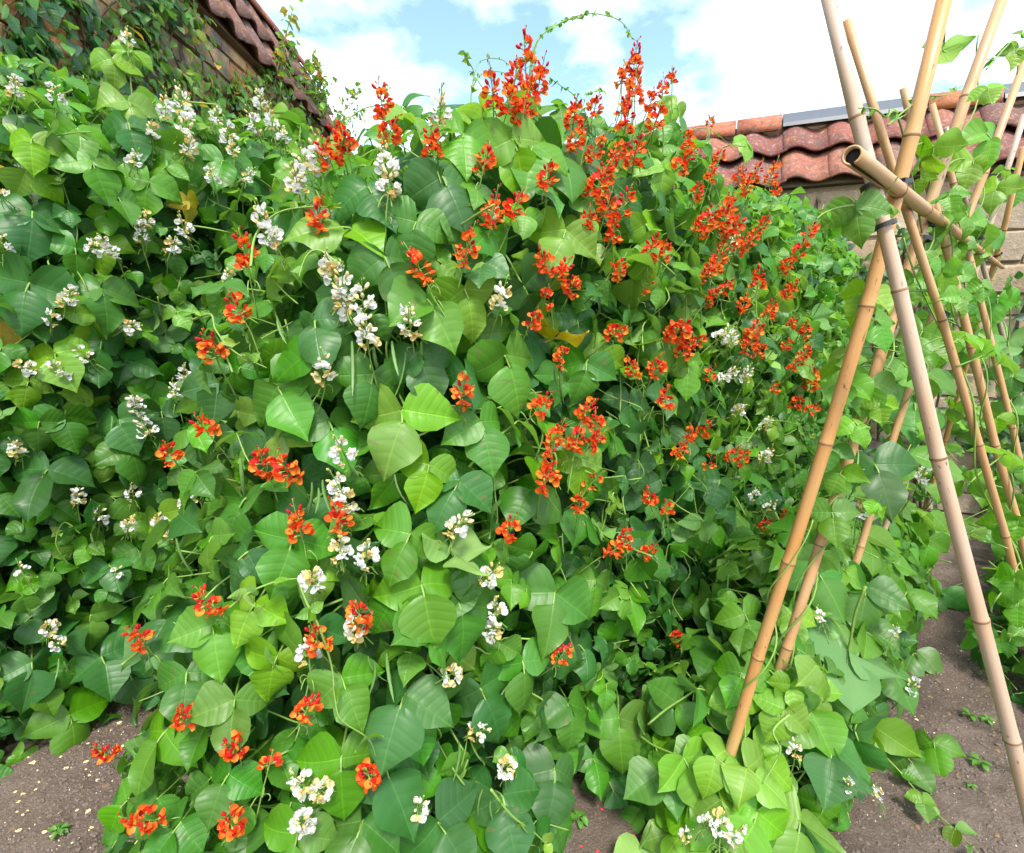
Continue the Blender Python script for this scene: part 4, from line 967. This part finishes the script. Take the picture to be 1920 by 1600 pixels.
# vines wound round the canes
for k, hmax, turns in (('L1', 1.15, 3.0), ('L2', 2.3, 7), ('L2', 1.9, 5), ('L3', 2.2, 7), ('L4', 2.1, 7), ('L5', 2.0, 6), ('R2', 1.8, 3), ('R3', 1.9, 5), ('R4', 1.7, 4)):
    t, a, b = canes[k]; x, y, z = frame_z(a-b); r = t['_r']; ph = random.uniform(0, 6); pts = []; n = 90
    mx_ = min((a-b).length*.97, hmax/abs(z.z))
    pl = frameL.owner(b.lerp(a, .4)).o
    for i in range(n+1):
        s = i/n; an = ph+s*turns*6.283+.7*math.sin(9*s); rr_ = r*1.1+.003+.006*abs(math.sin(13*s+ph))
        pts.append(b + z*(s*mx_) + x*math.cos(an)*rr_ + y*math.sin(an)*rr_ - pl.location)
    vs, fs = tube(pts, [.0036-.0018*i/n for i in range(n+1)], 5); obj('vine', mesh('vine', vs, fs, M['stem']), pl)
    for i in range(int(mx_/.13)):
        s = random.random()**.8; p = b + z*(s*mx_*.99)
        if p.z < .5: continue
        dirn = (x*random.gauss(0, 1)+y*random.gauss(0, 1)).normalized(); pp = p + dirn*random.uniform(.05, .12)
        if k in ('L1',): continue
        add_leaf(pl, pp, dirn+Vector((0, 0, .8))+TOC(pp)*.4+rvec(.3), dirn*.5+Vector((0, 0, -1)), random.uniform(.05, .10)*(1.1-.4*s), C_FA[random.choice((1, 2, 2, 3, 3))])
def f_shoot(pix, **k):
    pts = [on_plane(x, y, C0, NL) if y < 1150 else (march(frameL, x, y, .12) or on_z(x, y, .06)) for x, y in pix]
    shoot(frameL.owner(pts[0]).o, pts, **k)
f_shoot([(1735, 470), (1690, 240), (1660, 220), (1640, 205), (1610, 203)], r0=.0022, leaves=5, ls=.016)
f_shoot([(1665, 235), (1700, 205), (1735, 182), (1775, 178), (1805, 160)], r0=.002, leaves=4, ls=.018)
f_shoot([(1600, 385), (1570, 390), (1545, 400), (1532, 410)], r0=.0022, leaves=1, ls=.014)
f_shoot([(1480, 1340), (1450, 1370), (1462, 1410), (1430, 1470)], r0=.004, leaves=0)
shoot(frameL.plants[0].o, [on_z(x, y, z) for x, y, z in ((1640, 1400, .16), (1690, 1450, .05), (1740, 1510, .03), (1790, 1555, .03), (1835, 1600, .03))], r0=.0035, leaves=6, ls=.055, col=C_FRESH)
f_shoot([(1850, 130), (1880, 95), (1905, 70), (1920, 60)], r0=.0025, leaves=3, ls=.03)
for x, y, h in [(1610, 945, 62), (1722, 888, 54), (1540, 1152, 40), (1672, 1182, 36), (1702, 1280, 54), (1490, 1402, 54), (1352, 1540, 72), (1286, 1556, 48), (1742, 926, 30), (1372, 1562, 54), (1322, 1532, 54), (1590, 1470, 36), (1650, 1490, 30)]:
    p = march(frameL, x, y+h*.3, .14)
    if p is None or y < 1000: p = on_plane(x, y+h*.3, C0, NL)
    p.z = max(p.z, .05); pl = frameL.owner(p); add_cluster(pl.o, 'w', p+TOC(p)*.05, Vector((0, 0, 1))+TOC(p)*.3+rvec(.3), min(1.2, max(.5, h*depth(p)/FPX/.13)), .8)
for x, y in [(1555, 480), (1552, 530), (1550, 585), (1555, 822), (1540, 700)]:      # red flowers at the far end of the middle row
    p = on_plane(x, y, P(4.35, 0, 0), RD); pl = center.owner(p); add_cluster(pl.o, 'r', p, Vector((0, 0, 1))+rvec(.3), .9)
    add_leaf(pl.o, p+Vector((-.05, .0, -.05)), TOC(p)+Vector((0, 0, .6)), Vector((.3, 0, -1)), .08, C_FRESH)
# inner, uncountable foliage: one mesh for each plant
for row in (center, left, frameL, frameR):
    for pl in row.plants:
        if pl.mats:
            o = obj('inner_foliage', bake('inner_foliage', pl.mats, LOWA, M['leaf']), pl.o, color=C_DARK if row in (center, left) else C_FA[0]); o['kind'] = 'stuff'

# ------------------------------------------------------------------ climbers on the walls
IVT = [(0, .05), (.06, .32), (.18, .46), (.35, .42), (.55, .30), (.75, .17), (.9, .06), (1, 0)]
OVT = [(0, .02), (.1, .16), (.3, .31), (.5, .32), (.7, .24), (.88, .1), (1, 0)]
IVY = [leaflet_mesh('leaf', 200+i, 0, 1., .15, .5, .04, .1, tab=IVT, nu=4, vtab=[0, .06, .2, .4, .6, .8, 1]) for i in range(4)]
OVAL = [leaflet_mesh('leaf', 220+i, 0, 1., .35, .5, .04, 0, tab=OVT, nu=4, vtab=[0, .1, .3, .5, .7, .88, 1]) for i in range(4)]
OVA, IVA = [mesh_arrays(m) for m in OVAL], [mesh_arrays(m) for m in IVY]
def climber(name, label, cat, base, facing, twigs, leafset, arrs, cols, size, per, spread, group, nmax=280, fruit=()):
    """twigs: list of 3D polylines from the base; leaves are spread along them"""
    t = thing(name, label, cat, base, group); parts = []; spots = []
    for tw in twigs:
        pts = smooth_path(tw, 5); n = len(pts)
        parts.append(tube([p-base for p in pts], [.011-.009*i/n for i in range(n)], 5))
        for k in range(per):
            i = random.randrange(max(1, int(n*.12)), n); p = pts[i] + rvec(spread*(1 if i < n-4 else .5)); 
            d = (p-pts[i]).dot(facing)
            if d < .01: p = p + facing*(.02-d+random.random()*.05)
            spots.append(p)
    V, F = join(parts); obj('stem', mesh('stem', V, F, M['twig']), t)
    random.shuffle(spots); ms = []
    for i, p in enumerate(spots):
        nrm = facing*.8+Vector((0, 0, .5))+rvec(.4); tip = Vector((0, 0, -1))+rvec(.55); s = random.uniform(*size)
        mw = Matrix.Translation(p-base) @ basis(nrm, tip) @ Matrix.Scale(s, 4)
        if i < nmax: obj('leaf', random.choice(leafset), t, mw=mw, color=tuple(q*random.uniform(.8, 1.2) for q in random.choice(cols)))
        else: ms.append(mw)
    if ms: o = obj('foliage', bake('foliage', ms, arrs, M['leaf']), t, color=cols[0]); o['kind'] = 'stuff'
    return t
FX = Vector((1, 0, 0))
def onL(px, py): return on_plane(px, py, Vector((XF, 0, 0)), FX)
IVC = [(.05, .13, .055), (.065, .16, .055), (.042, .105, .05), (.09, .2, .06)]; NEWC = [(.08, .17, .03), (.16, .23, .03), (.30, .17, .05), (.06, .14, .035), (.13, .24, .04)]
def wall_twigs(pixs, jit=30, reach=2):
    out = []
    for path in pixs:
        for k in range(reach):
            out.append([onL(x+random.uniform(-jit, jit), y+random.uniform(-jit, jit)*.8)+FX*(.04+.03*random.random()) for x, y in path])
    return out
def baseL(px): p = onL(px, 700); return Vector((XF+.06, p.y, 0))
climber('ivy', 'dark green ivy covering the wall at the top left corner', 'ivy', baseL(60), FX, wall_twigs([[(60, 330), (40, 220), (20, 120), (30, 20), (60, -40)], [(100, 330), (110, 200), (130, 90), (120, 0)], [(0, 300), (5, 150), (0, 40)]], 45, 3), IVY, IVA, IVC, (.06, .095), 38, .10, 'climbers on the left wall')
climber('ivy', 'dark ivy hanging in the middle of the left wall, above the upright bean shoot', 'ivy', baseL(220), FX, wall_twigs([[(220, 330), (210, 200), (200, 90), (230, 0)], [(180, 330), (160, 150), (190, 40), (260, 10)], [(300, 330), (270, 200), (270, 60), (300, -10)]], 40, 3), IVY, IVA, IVC+NEWC[:1], (.055, .09), 28, .09, 'climbers on the left wall')
climber('wall_shrub', 'wall-trained shrub with reddish young leaves below the pantile coping', 'shrub', baseL(360), FX, wall_twigs([[(350, 330), (340, 240), (360, 150), (330, 60), (340, 0)], [(300, 330), (320, 200), (290, 110), (250, 70)], [(400, 330), (420, 220), (430, 150)], [(200, 330), (165, 200), (150, 150)]], 34, 3), OVAL, OVA, NEWC, (.06, .10), 44, .10, 'climbers on the left wall')
climber('wall_shrub', 'leafy wall shrub growing over the lower pantiles of the left wall', 'shrub', baseL(470), FX, wall_twigs([[(450, 330), (450, 240), (470, 170), (500, 140)], [(480, 340), (500, 260), (520, 180), (530, 90)], [(520, 340), (550, 270), (585, 200), (570, 140)], [(560, 350), (600, 280), (640, 220)], [(420, 300), (410, 220), (400, 170)]], 26, 3), OVAL, OVA, NEWC, (.06, .10), 62, .11, 'climbers on the left wall')
# shoots standing above the coping
def coping_shoot(label, pix, loc_px):
    base = onL(loc_px, 330)
    pts = [on_plane(x, y, Vector((XF+.12, 0, 0)), FX) for x, y in pix]; b = pts[0]
    t = thing('coping_shoot', label, 'shrub shoot', b, 'shoots above the left wall'); sp = smooth_path(pts, 6); n = len(sp)
    vs, fs = tube([p-b for p in sp], [.009-.007*i/n for i in range(n)], 5); obj('stem', mesh('stem', vs, fs, M['twig']), t)
    for i in range(4, n):
        for _ in range(3):
            p = sp[i]-b + rvec(.045); obj('leaf', random.choice(OVAL), t, mw=Matrix.Translation(p) @ basis(rvec(.6)+Vector((0, 0, .7)), rvec(.8)+Vector((0, 0, .2))) @ Matrix.Scale(random.uniform(.07, .11), 4), color=tuple(q*random.uniform(.8, 1.2) for q in random.choice(NEWC)))
coping_shoot('tall thin shoot rising above the pantiles into white cloud', [(505, 200), (520, 130), (535, 70), (550, 14)], 505)
coping_shoot('small reddish shoot at the edge of the left pantiles', [(560, 200), (575, 160), (585, 125), (592, 115)], 560)
coping_shoot('bluish-green shoot standing against the sky left of the red flowers', [(625, 260), (640, 220), (660, 185), (668, 168)], 630)
coping_shoot('reddish leafy shoot above the beans, left of the tallest red spike', [(740, 260), (735, 220), (728, 185), (722, 158)], 700)
coping_shoot('short reddish shoot at the bottom of the left pantile slope', [(590, 220), (597, 190), (602, 160), (600, 150)], 600)
# espalier pears on the right wall
FWALL = org2
def onR(px, py): return on_plane(px, py, org2, M2)
def twR(pixs, jit=16, reach=2):
    return [[onR(x+random.uniform(-jit, jit), y+random.uniform(-jit, jit))+M2*(.05+.05*random.random()) for x, y in path] for path in pixs for _ in range(reach)]
def baseR(px): p = onR(px, 900); return Vector((p.x, p.y, 0))+M2*.08
PEARC = [(.04, .10, .035), (.055, .13, .04), (.035, .08, .035), (.08, .15, .04)]
climber('pear_tree', 'wall-trained pear between the red beans and the nearest canes', 'pear tree', baseR(1580), M2, twR([[(1600, 940), (1595, 700), (1560, 500), (1555, 440)], [(1600, 900), (1640, 660), (1620, 560), (1600, 480)], [(1610, 700), (1560, 650), (1530, 620), (1510, 590)], [(1600, 760), (1680, 700), (1720, 640)]]), OVAL, OVA, PEARC, (.07, .11), 34, .10, 'espaliers on the right wall')
climber('pear_tree', 'wall-trained pear behind the crossing bamboo canes', 'pear tree', baseR(1720), M2, twR([[(1720, 940), (1710, 700), (1690, 520), (1690, 440)], [(1720, 900), (1760, 660), (1760, 520)], [(1710, 800), (1660, 720), (1640, 660)]]), OVAL, OVA, PEARC, (.07, .11), 34, .11, 'espaliers on the right wall')
climber('pear_tree', 'wall-trained pear at the right edge behind the farthest canes', 'pear tree', baseR(1880), M2, twR([[(1880, 960), (1870, 800), (1900, 640), (1920, 520)], [(1880, 900), (1920, 760), (1940, 600)], [(1870, 960), (1840, 860), (1830, 780)]]), OVAL, OVA, PEARC, (.07, .11), 36, .11, 'espaliers on the right wall')
# pears
def pear_mesh():
    n = 9; vs, fs = tube([(0, 0, -.07+.07*i/n) for i in range(n+1)], [.008+.022*math.sin(math.pi*min(1, (1-i/n)*.62+.02))**1.2 if i < n else .004 for i in range(n+1)], 8); return mesh('pear', vs, fs, M['pear'])
PM = pear_mesh()
for k, (x, y) in enumerate([(1570, 572), (1622, 638)]):
    o = obj('pear', PM, loc=onR(x, y-14)+M2*.12); o.scale = (1.2,)*3; tag(o, ['small green pear hanging left, near the red flowers', 'small green pear hanging right, close to the nearest golden cane'][k], 'pear', 'pears on the wall')

# ------------------------------------------------------------------ soil litter, seedlings
def litter(name, label, cols, n, size, area, flat, cat=None, seed=0):
    rs = random.Random(seed); V, F = [], []
    for _ in range(n):
        x, y = area(rs); z = gz(x, y); s = rs.uniform(*size); k = len(V); m = 6; h = s*flat
        for j in range(m):
            a = 6.283*j/m+rs.uniform(-.3, .3); r = s*rs.uniform(.5, 1.1); V.append((x+math.cos(a)*r, y+math.sin(a)*r*rs.uniform(.6, 1), z+rs.uniform(-.2, .3)*h))
        V.append((x, y, z+h*rs.uniform(.7, 1.1)+.002))
        for j in range(m): F.append((k+j, k+(j+1) % m, k+m))
    o = obj(name, mesh(name, V, F, M['debris'], smooth=True), color=cols); o['kind'] = 'stuff'; o['label'] = label; return o
def ar_left(rs): a, o_ = rs.uniform(-.4, .9), rs.uniform(1.6, 2.4); p = P(a, o_, 0); return p.x, p.y
def ar_right(rs): a, o_ = rs.uniform(1.5, 4.2), rs.uniform(-.5, .3); p = P(a, o_, 0); return p.x, p.y
def ar_mid(rs): a, o_ = rs.uniform(.9, 3), rs.uniform(.5, 1.0); p = P(a, o_, 0); return p.x, p.y
litter('soil_clods', 'small crumbs of brown soil on the left path', (.15, .115, .10), 5000, (.0015, .009), ar_left, .6, seed=1)
litter('soil_clods', 'small crumbs of brown soil on the right path', (.13, .10, .085), 5500, (.0015, .010), ar_right, .6, seed=2)
litter('soil_clods', 'small crumbs of brown soil between the beans', (.13, .10, .085), 1200, (.002, .008), ar_mid, .8, seed=3)
litter('fallen_petals', 'pale fallen petals on the left path', (.62, .50, .26), 260, (.004, .011), ar_left, .35, seed=4)
litter('pale_pebbles', 'tiny pale pebbles on the left path', (.46, .40, .32), 420, (.001, .004), ar_left, .7, seed=5)
litter('pale_pebbles', 'tiny pale pebbles on the right path', (.46, .40, .32), 600, (.001, .004), ar_right, .7, seed=6)
litter('fallen_petals', 'fallen red petals under the middle row', (.5, .03, .03), 200, (.004, .009), ar_mid, .35, seed=7)
litter('fallen_petals', 'few pale fallen petals on the right path', (.6, .5, .3), 60, (.004, .010), ar_right, .35, seed=8)
litter('dead_leaf_bits', 'brown bits of dead leaf on the left path', (.2, .12, .06), 45, (.006, .015), ar_left, .3, seed=11)
litter('dead_leaf_bits', 'brown bits of dead leaf on the right path', (.2, .12, .06), 60, (.006, .015), ar_right, .3, seed=12)
for k, (x, y, w, lab) in enumerate([(112, 1568, 26, 'tiny seedling alone on the left path'), (1815, 1345, 20, 'tiny seedling on the right path between plant and cane'), (1835, 1440, 26, 'small seedling with pale leaves low on the right path'), (1820, 1480, 14, 'smallest seedling near the bottom right'), (1085, 1545, 30, 'little clover-like weed under the middle row'), (1850, 1350, 18, 'tiny seedling close to the near pale cane')]):
    p = on_z(x, y, .0); p.z = gz(p.x, p.y); t = thing('seedling', lab, 'seedling', p, 'weeds on the soil'); s = w*depth(p)/FPX
    vs, fs = tube([(0, 0, -.005), (0, 0, s*.4), (0, .002, s*.6)], .0012, 4); obj('stem', mesh('stem', vs, fs, M['stem']), t)
    for i in range(7):
        a = i*2.4; d = Vector((math.cos(a), math.sin(a), .25)); obj('leaf', random.choice(OVAL), t, mw=Matrix.Translation((d.x*s*.12, d.y*s*.12, s*(.3+.04*i))) @ basis(Vector((0, 0, 1))+rvec(.2), d) @ Matrix.Scale(s*.6, 4), color=(.1, .24, .05))
print('OBJECTS TOTAL', len(bpy.data.objects), [p.n for r_ in (center, left) for p in r_.plants])
